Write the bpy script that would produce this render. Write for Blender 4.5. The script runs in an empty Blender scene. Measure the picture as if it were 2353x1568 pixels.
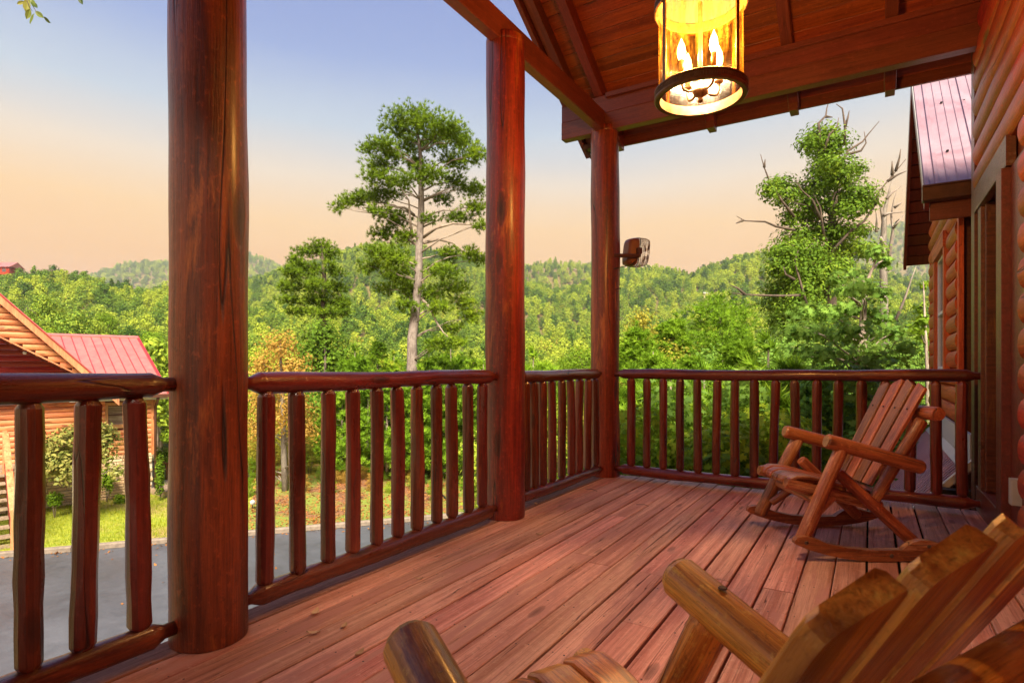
import bpy, math, random
import numpy as np
from mathutils import Vector, Matrix

SC = bpy.context.scene
COL = SC.collection
R_ = random.Random(7)
NR = np.random.default_rng(11)

# ---------------------------------------------------------------- camera, sky, sun, exposure
CAM_H = 1.05
YAW = math.radians(31.6)
SN, CS = math.sin(YAW), math.cos(YAW)
cam_d = bpy.data.cameras.new("camera")
cam = bpy.data.objects.new("camera", cam_d)
COL.objects.link(cam)
cam.location = (0, 0, CAM_H)
cam.rotation_euler = (math.radians(90), 0, YAW)
cam_d.sensor_width = 36
cam_d.lens = 20.49
cam_d.shift_y = 0.0251
cam_d.clip_start = 0.05
cam_d.clip_end = 9000
cam_d.dof.use_dof = True
cam_d.dof.focus_distance = 4.2
cam_d.dof.aperture_fstop = 11
SC.camera = cam

SUN_EL, SUN_AZ = math.radians(46), math.atan2(0.60, -0.80)      # towards the sun: x = sin, y = cos
world = bpy.data.worlds.new("World")
SC.world = world
world.use_nodes = True
wn, wl = world.node_tree.nodes, world.node_tree.links
wn.clear()
w_out = wn.new("ShaderNodeOutputWorld")
w_add = wn.new("ShaderNodeAddShader")
w_bg = wn.new("ShaderNodeBackground")
w_bg2 = wn.new("ShaderNodeBackground")
w_sky = wn.new("ShaderNodeTexSky")
w_sky.sky_type = 'NISHITA'
w_sky.sun_disc = False
w_sky.sun_elevation = SUN_EL
w_sky.sun_rotation = SUN_AZ
w_bg2.inputs[1].default_value = 0.003
w_tc = wn.new("ShaderNodeTexCoord")
w_sep = wn.new("ShaderNodeSeparateXYZ")
w_nz = wn.new("ShaderNodeTexNoise")
w_nz.inputs['Scale'].default_value = 1.3
w_nz.inputs['Detail'].default_value = 3
w_map = wn.new("ShaderNodeMapping")
w_map.inputs['Scale'].default_value = (1, 1, 5)
w_mad = wn.new("ShaderNodeMath"); w_mad.operation = 'MULTIPLY_ADD'
w_mad.inputs[1].default_value = 0.075
w_sub = wn.new("ShaderNodeMath"); w_sub.operation = 'SUBTRACT'; w_sub.inputs[1].default_value = 0.0375
w_ramp = wn.new("ShaderNodeValToRGB")


def s2l(c):
    return tuple((x / 255 / 12.92) if x / 255 <= 0.04045 else ((x / 255 + 0.055) / 1.055) ** 2.4 for x in c)


stops = [(0.0, (255, 146, 52)), (0.08, (255, 165, 68)), (0.15, (255, 187, 94)), (0.23, (255, 207, 138)),
         (0.30, (238, 219, 194)), (0.37, (190, 205, 220)), (0.46, (142, 166, 216)), (0.58, (112, 138, 205)), (1.0, (88, 116, 190))]
el = w_ramp.color_ramp.elements
while len(el) < len(stops):
    el.new(0.5)
for e, (p, c) in zip(el, stops):
    e.position = p
    e.color = (*s2l(c), 1)
wl.new(w_tc.outputs['Generated'], w_sep.inputs[0])
wl.new(w_tc.outputs['Generated'], w_map.inputs[0])
wl.new(w_map.outputs[0], w_nz.inputs['Vector'])
wl.new(w_nz.outputs[0], w_mad.inputs[0])
wl.new(w_sep.outputs[2], w_mad.inputs[2])
wl.new(w_mad.outputs[0], w_sub.inputs[0])
wl.new(w_sub.outputs[0], w_ramp.inputs[0])
wl.new(w_ramp.outputs[0], w_bg.inputs[0])
w_bg.inputs[1].default_value = 0.335
wl.new(w_sky.outputs[0], w_bg2.inputs[0])
wl.new(w_bg.outputs[0], w_add.inputs[0])
wl.new(w_bg2.outputs[0], w_add.inputs[1])
wl.new(w_add.outputs[0], w_out.inputs[0])

sun_d = bpy.data.lights.new("sun", 'SUN')
sun_d.energy = 4.4
sun_d.angle = math.radians(24)
sun_d.color = (1.0, 0.87, 0.68)
sun = bpy.data.objects.new("sun", sun_d)
COL.objects.link(sun)
sdir = Vector((math.sin(SUN_AZ) * math.cos(SUN_EL), math.cos(SUN_AZ) * math.cos(SUN_EL), math.sin(SUN_EL)))
sun.rotation_euler = sdir.to_track_quat('Z', 'Y').to_euler()
sun.location = (20, -20, 30)

vs = SC.view_settings
vs.view_transform = 'Standard'
vs.look = 'None'
vs.exposure = 1.65
vs.gamma = 1.0
vs.use_curve_mapping = False
SC.cycles.max_bounces = 8
SC.cycles.transparent_max_bounces = 12
SC.cycles.use_denoising = True

# ---------------------------------------------------------------- helpers
FPX = 1339.0


def at(px, py, dep):
    """point seen at (px, py) of the 2352-wide frame at depth dep (metres along the view axis)"""
    lat = (px - 1176.0) / FPX * dep
    return Vector((CS * lat - SN * dep, SN * lat + CS * dep, CAM_H - (py - 843.0) / FPX * dep))


def qd(q, d):
    return (CS * q * d - SN * d, SN * q * d + CS * d)


def mk_obj(name, me, mat=None, parent=None):
    if mat is not None:
        me.materials.clear()
        me.materials.append(mat)
    o = bpy.data.objects.new(name, me)
    COL.objects.link(o)
    if parent is not None:
        o.parent = parent
    return o


def tag(o, label=None, cat=None, group=None, kind=None):
    if label: o['label'] = label
    if cat: o['category'] = cat
    if group: o['group'] = group
    if kind: o['kind'] = kind
    return o


def empty(name, loc=(0, 0, 0), rz=0.0, label=None, cat=None, group=None):
    o = bpy.data.objects.new(name, None)
    COL.objects.link(o)
    o.location = loc
    o.rotation_euler = (0, 0, rz)
    o.empty_display_size = 0.2
    return tag(o, label, cat, group)


def kids(o):
    return [c for c in ALLOBJ() if c.parent == o]


def ALLOBJ():
    return list(bpy.data.objects)


class MB:
    """collects geometry; g = grain coordinates (across, across, along) for wood"""
    def __init__(self):
        self.v, self.f, self.g = [], [], []

    def add(self, v, f, g=None):
        o = len(self.v)
        self.v += [tuple(p) for p in v]
        self.f += [tuple(i + o for i in q) for q in f]
        self.g += [tuple(p) for p in (g if g is not None else v)]

    def build(self, name, mat, parent=None, smooth=False, world=True):
        off = Vector((0, 0, 0))
        if parent is not None and world:
            q = parent
            while q is not None:
                off = off + q.location
                q = q.parent
        me = bpy.data.meshes.new(name)
        me.from_pydata([(p[0] - off.x, p[1] - off.y, p[2] - off.z) for p in self.v], [], self.f)
        at_ = me.attributes.new('gc', 'FLOAT_VECTOR', 'POINT')
        at_.data.foreach_set('vector', np.array(self.g, dtype=np.float32).ravel())
        if smooth:
            me.shade_smooth() if smooth is True else me.shade_smooth()
            if smooth == 'auto':
                try:
                    me.set_sharp_from_angle(angle=math.radians(24))
                except Exception:
                    pass
        return mk_obj(name, me, mat, parent)


def frame(p0, p1, up=(0, 0, 1)):
    d = Vector(p1) - Vector(p0)
    L = d.length
    d.normalize()
    u = Vector(up)
    if abs(d.dot(u)) > 0.95:
        u = Vector((1, 0, 0)) if abs(d.x) < 0.9 else Vector((0, 1, 0))
    x = u.cross(d).normalized()
    y = d.cross(x).normalized()
    return d, x, y, L


def beam(mb, p0, p1, w, h, up=(0, 0, 1), ch=0.004, goff=None):
    """chamfered timber from p0 to p1, w across, h along up"""
    d, x, y, L = frame(p0, p1, up)
    a, b = w / 2, h / 2
    c = min(ch, a * .45, b * .45)
    prof = [(a - c, -b), (a, -b + c), (a, b - c), (a - c, b), (-a + c, b), (-a, b - c), (-a, -b + c), (-a + c, -b)]
    go = goff if goff is not None else (R_.uniform(-20, 20), R_.uniform(-20, 20), R_.uniform(-50, 50))
    V, G = [], []
    for s in (0, L):
        for (i, j) in prof:
            V.append(Vector(p0) + d * s + x * i + y * j)
            G.append((i + go[0], j + go[1], s + go[2]))
    n = 8
    F = [(k, (k + 1) % n, n + (k + 1) % n, n + k) for k in range(n)]
    F.append(tuple(range(n - 1, -1, -1)))
    F.append(tuple(range(n, 2 * n)))
    mb.add(V, F, G)


def box(mb, lo, hi, g=None):
    x0, y0, z0 = lo; x1, y1, z1 = hi
    V = [(x0, y0, z0), (x1, y0, z0), (x1, y1, z0), (x0, y1, z0), (x0, y0, z1), (x1, y0, z1), (x1, y1, z1), (x0, y1, z1)]
    mb.add(V, [(0, 3, 2, 1), (4, 5, 6, 7), (0, 1, 5, 4), (1, 2, 6, 5), (2, 3, 7, 6), (3, 0, 4, 7)], g)


def log(mb, p0, p1, prof, n=16, hew=0.03, wob=0.0, seed=None, flat=0.0):
    """round timber; prof = [(distance, radius)...]"""
    rr = random.Random(seed if seed is not None else R_.random())
    d, x, y, L = frame(p0, p1)
    ph = [(rr.uniform(0, 6.28), rr.uniform(1.5, 7), rr.choice((1, 2, 2, 3, 3, 4)), rr.uniform(.4, 1)) for _ in range(6)]
    w1, w2 = rr.uniform(0, 6.28), rr.uniform(0, 6.28)
    go = (rr.uniform(-20, 20), rr.uniform(-20, 20), rr.uniform(-50, 50))
    V, G, F = [], [], []
    for s, r in prof:
        cx = wob * math.sin(s * 3.1 + w1) + wob * .5 * math.sin(s * 7.3 + w2)
        cy = wob * math.cos(s * 2.7 + w2) + wob * .5 * math.sin(s * 6.1 + w1)
        for k in range(n):
            t = 2 * math.pi * k / n
            m = sum(a * math.sin(h * t + p + f * s) for (p, f, h, a) in ph) / 3
            q = r * (1 + hew * m)
            i, j = q * math.cos(t) + cx, q * math.sin(t) + cy
            V.append(Vector(p0) + d * s + x * i + y * j)
            G.append((i + go[0], j + go[1], s + go[2]))
    m = len(prof)
    for a in range(m - 1):
        for k in range(n):
            F.append((a * n + k, a * n + (k + 1) % n, (a + 1) * n + (k + 1) % n, (a + 1) * n + k))
    F.append(tuple(range(n - 1, -1, -1)))
    F.append(tuple((m - 1) * n + k for k in range(n)))
    mb.add(V, F, G)


def logprof(L, r, r1=None, ch=0.02, cr=0.72, step=0.12):
    r1 = r if r1 is None else r1
    P = [(0, r * cr), (ch * .5, r * (cr + 1) / 2), (ch, r * .99)]
    k = max(2, int(L / step))
    for i in range(1, k):
        s = ch + (L - 2 * ch) * i / k
        P.append((s, r + (r1 - r) * s / L))
    P += [(L - ch, r1 * .99), (L - ch * .5, r1 * (cr + 1) / 2), (L, r1 * cr)]
    return P


def half_log(mb, p0, p1, out, h, bulge, n=7, seed=None):
    """half-round siding course from p0 to p1 (centre line on the wall), bulging towards out"""
    d = (Vector(p1) - Vector(p0)); L = d.length; d.normalize()
    o = Vector(out).normalized()
    u = Vector((0, 0, 1))
    rr = random.Random(seed)
    go = (rr.uniform(-20, 20), rr.uniform(-20, 20), rr.uniform(-50, 50))
    V, G, F = [], [], []
    prof = [(-h / 2 + .002, -0.01)]
    for k in range(n + 1):
        t = -math.pi / 2 + math.pi * k / n
        prof.append((math.sin(t) * (h / 2 - .002), .004 + bulge * math.cos(t) ** .8 if abs(math.cos(t)) > 1e-6 else .004))
    prof.append((h / 2 - .002, -0.01))
    m = len(prof)
    for s in (0, L):
        for (z, e) in prof:
            V.append(Vector(p0) + d * s + u * z + o * e)
            G.append((z + go[0], e + go[1], s + go[2]))
    F = [(k, k + 1, m + k + 1, m + k) for k in range(m - 1)]
    F.append(tuple(range(m - 1, -1, -1))); F.append(tuple(range(m, 2 * m)))
    mb.add(V, F, G)


def tube(mb, pts, rad, n=6):
    """bent limb through pts with radii"""
    pts = [Vector(p) for p in pts]
    V, F, G = [], [], []
    s = 0
    x = None
    for i, p in enumerate(pts):
        a = pts[max(0, i - 1)]; b = pts[min(len(pts) - 1, i + 1)]
        d = (b - a).normalized() if (b - a).length > 1e-9 else Vector((0, 0, 1))
        if x is None:
            x = d.orthogonal().normalized()
        x = (x - d * x.dot(d)).normalized()
        y = d.cross(x)
        if i: s += (p - pts[i - 1]).length
        for k in range(n):
            t = 2 * math.pi * k / n
            V.append(p + (x * math.cos(t) + y * math.sin(t)) * rad[i])
            G.append((math.cos(t) * rad[i], math.sin(t) * rad[i], s))
    m = len(pts)
    for a in range(m - 1):
        for k in range(n):
            F.append((a * n + k, a * n + (k + 1) % n, (a + 1) * n + (k + 1) % n, (a + 1) * n + k))
    F.append(tuple(range(n - 1, -1, -1))); F.append(tuple((m - 1) * n + k for k in range(n)))
    mb.add(V, F, G)


def lathe(mb, c, prof, n=32, ax=None):
    """closed ring profile [(r,z)...] around vertical axis at c; open polyline"""
    V, F = [], []
    m = len(prof)
    for k in range(n):
        t = 2 * math.pi * k / n
        for (r, z) in prof:
            V.append((c[0] + r * math.cos(t), c[1] + r * math.sin(t), c[2] + z))
    for k in range(n):
        for j in range(m - 1):
            F.append((k * m + j, ((k + 1) % n) * m + j, ((k + 1) % n) * m + j + 1, k * m + j + 1))
    mb.add(V, F)


def arr_mesh(name, V, faces, rnd=None):
    """fast mesh from numpy; faces (m, L)"""
    me = bpy.data.meshes.new(name)
    V = np.asarray(V, dtype=np.float32)
    faces = np.asarray(faces, dtype=np.int32)
    me.vertices.add(len(V)); me.vertices.foreach_set('co', V.ravel())
    m, L = faces.shape
    me.loops.add(m * L); me.loops.foreach_set('vertex_index', faces.ravel())
    me.polygons.add(m)
    me.polygons.foreach_set('loop_start', np.arange(0, m * L, L, dtype=np.int32))
    me.polygons.foreach_set('loop_total', np.full(m, L, dtype=np.int32))
    me.update(calc_edges=True)
    if rnd is not None:
        a = me.attributes.new('rnd', 'FLOAT', 'POINT')
        a.data.foreach_set('value', np.asarray(rnd, dtype=np.float32))
    return me


def rot_from(nrm, spin):
    """rotation matrices with z -> nrm, random spin"""
    n = nrm / np.maximum(np.linalg.norm(nrm, axis=1, keepdims=True), 1e-9)
    ref = np.where(np.abs(n[:, 2:3]) < .9, np.array([[0, 0, 1.]]), np.array([[1., 0, 0]]))
    x = np.cross(ref, n); x /= np.linalg.norm(x, axis=1, keepdims=True)
    y = np.cross(n, x)
    c, s = np.cos(spin)[:, None], np.sin(spin)[:, None]
    X = x * c + y * s
    Y = -x * s + y * c
    return np.stack([X, Y, n], axis=2)


def stamp(tv, tf, P, R, S, rnd):
    tv = np.asarray(tv, float); tf = np.asarray(tf, int)
    V = np.einsum('nij,kj->nki', R, tv) * S[:, None, None] + P[:, None, :]
    k = len(tv)
    F = tf[None] + (np.arange(len(P)) * k)[:, None, None]
    return V.reshape(-1, 3), F.reshape(-1, tf.shape[1]), np.repeat(rnd, k)


LEAF_T = [(0, -.5, 0), (.3, 0, .06), (0, .6, -.04), (-.3, 0, .06)]
LEAF_F = [(0, 1, 2, 3)]
_o = [(0, -.55), (.06, -.3), (.30, -.34), (.14, -.12), (.44, .02), (.16, .12), (.28, .36), (.07, .3), (0, .6),
      (-.07, .3), (-.28, .36), (-.16, .12), (-.44, .02), (-.14, -.12), (-.30, -.34), (-.06, -.3)]
OAK_T = [(x, y, .25 * abs(x) - .12 * y * y) for x, y in _o]
OAK_F = [tuple(range(16))]
TUFT_T, TUFT_F = [], []
_r = random.Random(5)
for k in range(11):
    t = k * 2.399; e = _r.uniform(-.1, 1.1)
    dx, dy, dz = math.cos(t) * math.cos(e), math.sin(t) * math.cos(e), math.sin(e)
    px_, py_ = -math.sin(t) * .085, math.cos(t) * .085
    b = len(TUFT_T)
    TUFT_T += [(px_ + dx * .05, py_ + dy * .05, dz * .05), (-px_ + dx * .05, -py_ + dy * .05, dz * .05), (dx, dy, dz)]
    TUFT_F.append((b, b + 1, b + 2))


def cloud(clusters, dens, rng, shell=.55, upbias=.5):
    """points inside ellipsoid clusters [(c, r3, weight)]"""
    Ps, Ns = [], []
    for c, r, w in clusters:
        n = max(3, int(dens * w))
        v = rng.normal(size=(n, 3)); v /= np.linalg.norm(v, axis=1, keepdims=True)
        u = shell + (1 - shell) * rng.random((n, 1)) ** .7
        u *= rng.uniform(.82, 1.14, (n, 1))
        if shell <= .3:
            v = rng.normal(size=(n, 3)) * .56
            v /= np.maximum(1, np.linalg.norm(v, axis=1, keepdims=True) / 1.45)
            u = 1.0
        Ps.append(np.array(c)[None] + v * u * np.array(r)[None])
        nn = v + np.array([[0, 0, upbias]]) + rng.normal(size=(n, 3)) * .45
        Ns.append(nn)
    return np.concatenate(Ps), np.concatenate(Ns)


def foliage_mesh(name, clusters, dens, size, kind='leaf', seed=0, shell=.55, upbias=.5):
    rng = np.random.default_rng(seed)
    P, N = cloud(clusters, dens, rng, shell, upbias)
    n = len(P)
    T = {'leaf': (LEAF_T, LEAF_F), 'oak': (OAK_T, OAK_F), 'tuft': (TUFT_T, TUFT_F)}[kind]
    V, F, r = stamp(T[0], T[1], P, rot_from(N, rng.random(n) * 6.283), size * rng.uniform(.65, 1.3, n), rng.random(n))
    return arr_mesh(name, V, F, r)


# ---------------------------------------------------------------- materials
def new_mat(name):
    m = bpy.data.materials.new(name)
    m.use_nodes = True
    nt = m.node_tree
    b = nt.nodes.get('Principled BSDF')
    return m, nt, b


def nd(nt, t, **kw):
    n = nt.nodes.new(t)
    for k, v in kw.items():
        if k in n.inputs.keys() if hasattr(n.inputs, 'keys') else False:
            n.inputs[k].default_value = v
        else:
            setattr(n, k, v)
    return n


def mixc(nt, fac, a, b, mode='MIX'):
    n = nt.nodes.new('ShaderNodeMix'); n.data_type = 'RGBA'; n.blend_type = mode
    for inp, val in ((n.inputs[0], fac), (n.inputs[6], a), (n.inputs[7], b)):
        if hasattr(val, 'is_linked') or hasattr(val, 'links'):
            nt.links.new(val, inp)
        elif isinstance(val, (int, float)):
            inp.default_value = val
        else:
            inp.default_value = (*val[:3], 1)
    return n.outputs[2]


def ramp(nt, src, stops, interp='LINEAR'):
    n = nt.nodes.new('ShaderNodeValToRGB')
    n.color_ramp.interpolation = interp
    e = n.color_ramp.elements
    while len(e) < len(stops):
        e.new(.5)
    for a, (p, c) in zip(e, stops):
        a.position = p
        a.color = (c, c, c, 1) if isinstance(c, (int, float)) else (*c, 1)
    nt.links.new(src, n.inputs[0])
    return n.outputs[0]


def noise(nt, vec, scale=1, detail=4, rough=.55, dist=0.0):
    n = nt.nodes.new('ShaderNodeTexNoise')
    n.inputs['Scale'].default_value = scale
    n.inputs['Detail'].default_value = detail
    n.inputs['Roughness'].default_value = rough
    n.inputs['Distortion'].default_value = dist
    nt.links.new(vec, n.inputs['Vector'])
    return n.outputs[0]


def mapped(nt, vec, scale=(1, 1, 1), loc=(0, 0, 0)):
    n = nt.nodes.new('ShaderNodeMapping')
    n.inputs['Scale'].default_value = scale
    n.inputs['Location'].default_value = loc
    nt.links.new(vec, n.inputs[0])
    return n.outputs[0]


def mathn(nt, op, a, b=None, c=None, clamp=False):
    n = nt.nodes.new('ShaderNodeMath'); n.operation = op; n.use_clamp = clamp
    for i, v in enumerate((a, b, c)):
        if v is None: continue
        if isinstance(v, (int, float)): n.inputs[i].default_value = v
        else: nt.links.new(v, n.inputs[i])
    return n.outputs[0]


def bump(nt, b, h, strength=.3, dist=.01):
    n = nt.nodes.new('ShaderNodeBump')
    n.inputs['Strength'].default_value = strength
    n.inputs['Distance'].default_value = dist
    nt.links.new(h, n.inputs['Height'])
    nt.links.new(n.outputs[0], b.inputs['Normal'])
    return n


def wood(name, c1, c2, rough=.35, coat=.3, grain=(30, 30, 1.6), cracks=.5, knots=.5, worn=None, worn_amt=0.0,
         var=.25, bump_s=.35, peel=0.0, crack_scale=(5, 5, .22), rough_var=.12, spec=.5, fibre=.55, kr=.17):
    m, nt, b = new_mat(name)
    gc = nt.nodes.new('ShaderNodeAttribute'); gc.attribute_name = 'gc'
    v = gc.outputs['Vector']
    oi = nt.nodes.new('ShaderNodeObjectInfo')
    g1 = noise(nt, mapped(nt, v, grain), 1, 6, .62, .6)
    g2 = noise(nt, mapped(nt, v, (grain[0] * .22, grain[1] * .22, grain[2] * .5)), 1, 4, .6, .4)
    fac = ramp(nt, mathn(nt, 'MULTIPLY_ADD', g2, .5, mathn(nt, 'MULTIPLY', g1, .5)), [(.42, 0.0), (.58, 1.0)])
    col = mixc(nt, fac, c1, c2)
    fib = noise(nt, mapped(nt, v, (grain[0] * 5.5, grain[1] * 5.5, grain[2] * 5.0), (5, 2, 8)), 1, 4, .7)
    fibf = ramp(nt, fib, [(.30, 1.0), (.52, 0.0)])
    col = mixc(nt, mathn(nt, 'MULTIPLY', fibf, fibre), col, tuple(x * .28 for x in c1))
    pit = noise(nt, mapped(nt, v, (38, 38, 30), (1, 9, 3)), 1, 5, .75)
    col = mixc(nt, mathn(nt, 'MULTIPLY', ramp(nt, pit, [(.56, 0.0), (.66, 1.0)]), fibre * .55), col, tuple(min(1, x * 1.7 + .01) for x in c2))
    col = mixc(nt, mathn(nt, 'MULTIPLY', ramp(nt, pit, [(.33, 1.0), (.42, 0.0)]), fibre * .7), col, tuple(x * .3 for x in c1))
    # per-piece tone
    hs = nt.nodes.new('ShaderNodeHueSaturation')
    nt.links.new(mathn(nt, 'MULTIPLY_ADD', oi.outputs['Random'], var * 2, 1 - var), hs.inputs['Value'])
    nt.links.new(mathn(nt, 'MULTIPLY_ADD', oi.outputs['Random'], -.02, .51), hs.inputs['Hue'])
    nt.links.new(col, hs.inputs['Color'])
    col = hs.outputs[0]
    h = mathn(nt, 'MULTIPLY_ADD', fib, .30, mathn(nt, 'MULTIPLY_ADD', pit, .25, mathn(nt, 'MULTIPLY', g1, .35)))
    if worn is not None:
        wn_ = noise(nt, mapped(nt, v, (7, 7, 1.1), (3, 5, 9)), 1, 7, .72, .3)
        wf = ramp(nt, wn_, [(.62 - worn_amt * .22, 0.0), (.70 - worn_amt * .2, 1.0)])
        col = mixc(nt, wf, col, worn)
    if knots > 0:
        vo = nt.nodes.new('ShaderNodeTexVoronoi')
        vo.inputs['Scale'].default_value = 1
        nt.links.new(mapped(nt, v, (7.5, 7.5, 2.1)), vo.inputs['Vector'])
        kn = ramp(nt, vo.outputs['Distance'], [(.03, 1.0), (kr * .8, .55), (kr, 0.0)])
        sel = nt.nodes.new('ShaderNodeSeparateColor'); nt.links.new(vo.outputs['Color'], sel.inputs[0])
        kf = mathn(nt, 'MULTIPLY', mathn(nt, 'MULTIPLY', kn, knots), mathn(nt, 'GREATER_THAN', sel.outputs[0], .62))
        col = mixc(nt, kf, col, tuple(x * .22 for x in c1))
        h = mathn(nt, 'MULTIPLY_ADD', kf, -.5, h)
    if cracks > 0:
        cn = noise(nt, mapped(nt, v, crack_scale, (11, 3, 2)), 1, 2, .5, .15)
        cf = ramp(nt, mathn(nt, 'ABSOLUTE', mathn(nt, 'SUBTRACT', cn, .5)), [(0.0, 1.0), (.0012, 1.0), (.0042, 0.0)])
        gate = ramp(nt, noise(nt, mapped(nt, v, (4, 4, .9), (7, 1, 4)), 1, 2), [(.47, 0.0), (.53, 1.0)])
        cf = mathn(nt, 'MULTIPLY', mathn(nt, 'MULTIPLY', cf, gate), cracks)
        col = mixc(nt, cf, col, (.012, .005, .004))
        h = mathn(nt, 'MULTIPLY_ADD', cf, -1.4, h)
    if peel > 0:      # hewn drawknife facets
        vo2 = nt.nodes.new('ShaderNodeTexVoronoi'); vo2.feature = 'SMOOTH_F1'
        nt.links.new(mapped(nt, v, (16, 16, 4.2)), vo2.inputs['Vector'])
        vo2.inputs['Scale'].default_value = 1
        h = mathn(nt, 'MULTIPLY_ADD', vo2.outputs['Distance'], -peel, h)
    nt.links.new(col, b.inputs['Base Color'])
    rn = noise(nt, mapped(nt, v, (9, 9, 2)), 1, 5, .7)
    nt.links.new(mathn(nt, 'MULTIPLY_ADD', rn, rough_var * 2, rough - rough_var, clamp=True), b.inputs['Roughness'])
    b.inputs['Specular IOR Level'].default_value = spec
    b.inputs['Coat Weight'].default_value = coat
    b.inputs['Coat Roughness'].default_value = max(.08, rough * .6)
    bump(nt, b, h, bump_s, .012)
    return m


def plain(name, c, rough=.5, metal=0.0, nscale=20, namt=.15, bs=.1, coat=0.0):
    m, nt, b = new_mat(name)
    tc = nt.nodes.new('ShaderNodeTexCoord')
    n = noise(nt, tc.outputs['Object'], nscale, 6, .65)
    oi = nt.nodes.new('ShaderNodeObjectInfo')
    k = mathn(nt, 'MULTIPLY_ADD', oi.outputs['Random'], .12, -.06)
    f = mathn(nt, 'ADD', n, k)
    col = mixc(nt, ramp(nt, f, [(.3, 0.0), (.7, 1.0)]), tuple(x * (1 - namt * 2) for x in c), tuple(min(1, x * (1 + namt)) for x in c))
    nt.links.new(col, b.inputs['Base Color'])
    nt.links.new(mathn(nt, 'MULTIPLY_ADD', n, .2, rough - .1, clamp=True), b.inputs['Roughness'])
    b.inputs['Metallic'].default_value = metal
    b.inputs['Coat Weight'].default_value = coat
    if bs: bump(nt, b, n, bs, .01)
    return m


def leafmat(name, c_dark, c_mid, c_light, accent=None, acc_amt=0.0, trans=.35, nscale=.6, rough=.55, ovar=1.0, patch=False):
    m, nt, b = new_mat(name)
    at_ = nt.nodes.new('ShaderNodeAttribute'); at_.attribute_name = 'rnd'
    oi = nt.nodes.new('ShaderNodeObjectInfo')
    tc = nt.nodes.new('ShaderNodeTexCoord')
    n = noise(nt, tc.outputs['Object'], nscale, 3, .6)
    f = mathn(nt, 'ADD', mathn(nt, 'MULTIPLY', at_.outputs['Fac'], .22), mathn(nt, 'MULTIPLY', n, .62))
    f = mathn(nt, 'ADD', f, mathn(nt, 'MULTIPLY_ADD', oi.outputs['Random'], .42 * ovar, -.14 * ovar))
    if patch:
        ge = nt.nodes.new('ShaderNodeNewGeometry')
        pn = noise(nt, mapped(nt, ge.outputs['Position'], (.016, .016, .016)), 1, 3, .6)
        f = mathn(nt, 'ADD', f, mathn(nt, 'MULTIPLY_ADD', pn, 1.3, -.60))
    nr = nt.nodes.new('ShaderNodeValToRGB')
    e = nr.color_ramp.elements; e.new(.5)
    for a, (p, c) in zip(e, ((.2, c_dark), (.48, c_mid), (.8, c_light))):
        a.position = p; a.color = (*c, 1)
    nt.links.new(f, nr.inputs[0])
    col = nr.outputs[0]
    if accent is not None:
        r2 = mathn(nt, 'FRACT', mathn(nt, 'MULTIPLY', oi.outputs['Random'], 17.31))
        k = mathn(nt, 'ADD', mathn(nt, 'MULTIPLY', r2, .75), mathn(nt, 'MULTIPLY', at_.outputs['Fac'], .25))
        col = mixc(nt, ramp(nt, k, [(1 - acc_amt - .03, 0.0), (1 - acc_amt + .03, 1.0)]), col, accent)
    nt.links.new(col, b.inputs['Base Color'])
    b.inputs['Roughness'].default_value = rough
    b.inputs['Specular IOR Level'].default_value = .08
    tr = nt.nodes.new('ShaderNodeBsdfTranslucent')
    nt.links.new(mixc(nt, .5, col, c_light), tr.inputs[0])
    mx = nt.nodes.new('ShaderNodeMixShader'); mx.inputs[0].default_value = trans
    out = [x for x in nt.nodes if x.type == 'OUTPUT_MATERIAL'][0]
    nt.links.new(b.outputs[0], mx.inputs[1]); nt.links.new(tr.outputs[0], mx.inputs[2])
    nt.links.new(mx.outputs[0], out.inputs[0])
    return m


M = {}
M['post'] = wood('stained_post_wood', (.12, .017, .008), (.31, .044, .013), .42, .30, (34, 34, 1.3), 1.0, 1.0, (.40, .10, .018), .30, .08, .9, .25, kr=.27, fibre=.7)
M['rail'] = wood('stained_rail_wood', (.085, .014, .008), (.19, .030, .013), .30, .5, (30, 30, 1.2), .9, .8, (.24, .05, .015), .2, .15, .6, 1.6, crack_scale=(7, 7, .4))
M['beam'] = wood('painted_beam_wood', (.15, .028, .015), (.21, .042, .022), .45, .15, (30, 30, 1.0), .3, .4, None, 0, .1, .2)
M['ceil'] = wood('ceiling_board_wood', (.22, .038, .009), (.40, .080, .015), .42, .25, (24, 24, .9), .25, 1.0, None, 0, .2, .25)
M['deck'] = wood('red_deck_wood', (.52, .195, .13), (.86, .43, .315), .55, .0, (40, 40, 1.0), .8, .7, (.56, .25, .19), .5, .12, .9, crack_scale=(26, 26, .5), rough_var=.1, spec=.3, fibre=.4)
M['deck_old'] = wood('weathered_deck_wood', (.20, .085, .05), (.36, .18, .115), .85, .0, (34, 34, 1.1), 1.0, .5, (.33, .13, .09), .5, .1, .6, spec=.15)
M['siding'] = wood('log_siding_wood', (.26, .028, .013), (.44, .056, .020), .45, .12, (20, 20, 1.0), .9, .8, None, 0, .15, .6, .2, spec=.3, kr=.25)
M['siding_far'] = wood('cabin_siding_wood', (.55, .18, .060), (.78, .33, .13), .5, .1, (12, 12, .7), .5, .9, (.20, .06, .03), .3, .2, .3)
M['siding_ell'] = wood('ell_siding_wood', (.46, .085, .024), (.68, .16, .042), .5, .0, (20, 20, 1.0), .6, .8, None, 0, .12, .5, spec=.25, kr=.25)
M['trim'] = wood('dark_red_trim', (.10, .018, .011), (.16, .030, .017), .42, .3, (70, 70, 70), .1, .2, (.22, .16, .12), .12, .1, .6)
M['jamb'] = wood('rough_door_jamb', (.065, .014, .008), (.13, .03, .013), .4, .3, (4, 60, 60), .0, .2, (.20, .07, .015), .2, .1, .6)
M['chair'] = wood('varnished_log_chair', (.20, .045, .014), (.50, .165, .052), .42, .25, (34, 34, 1.8), 1.0, 1.0, (.55, .27, .13), .25, .26, .6, .15, kr=.22)
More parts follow.
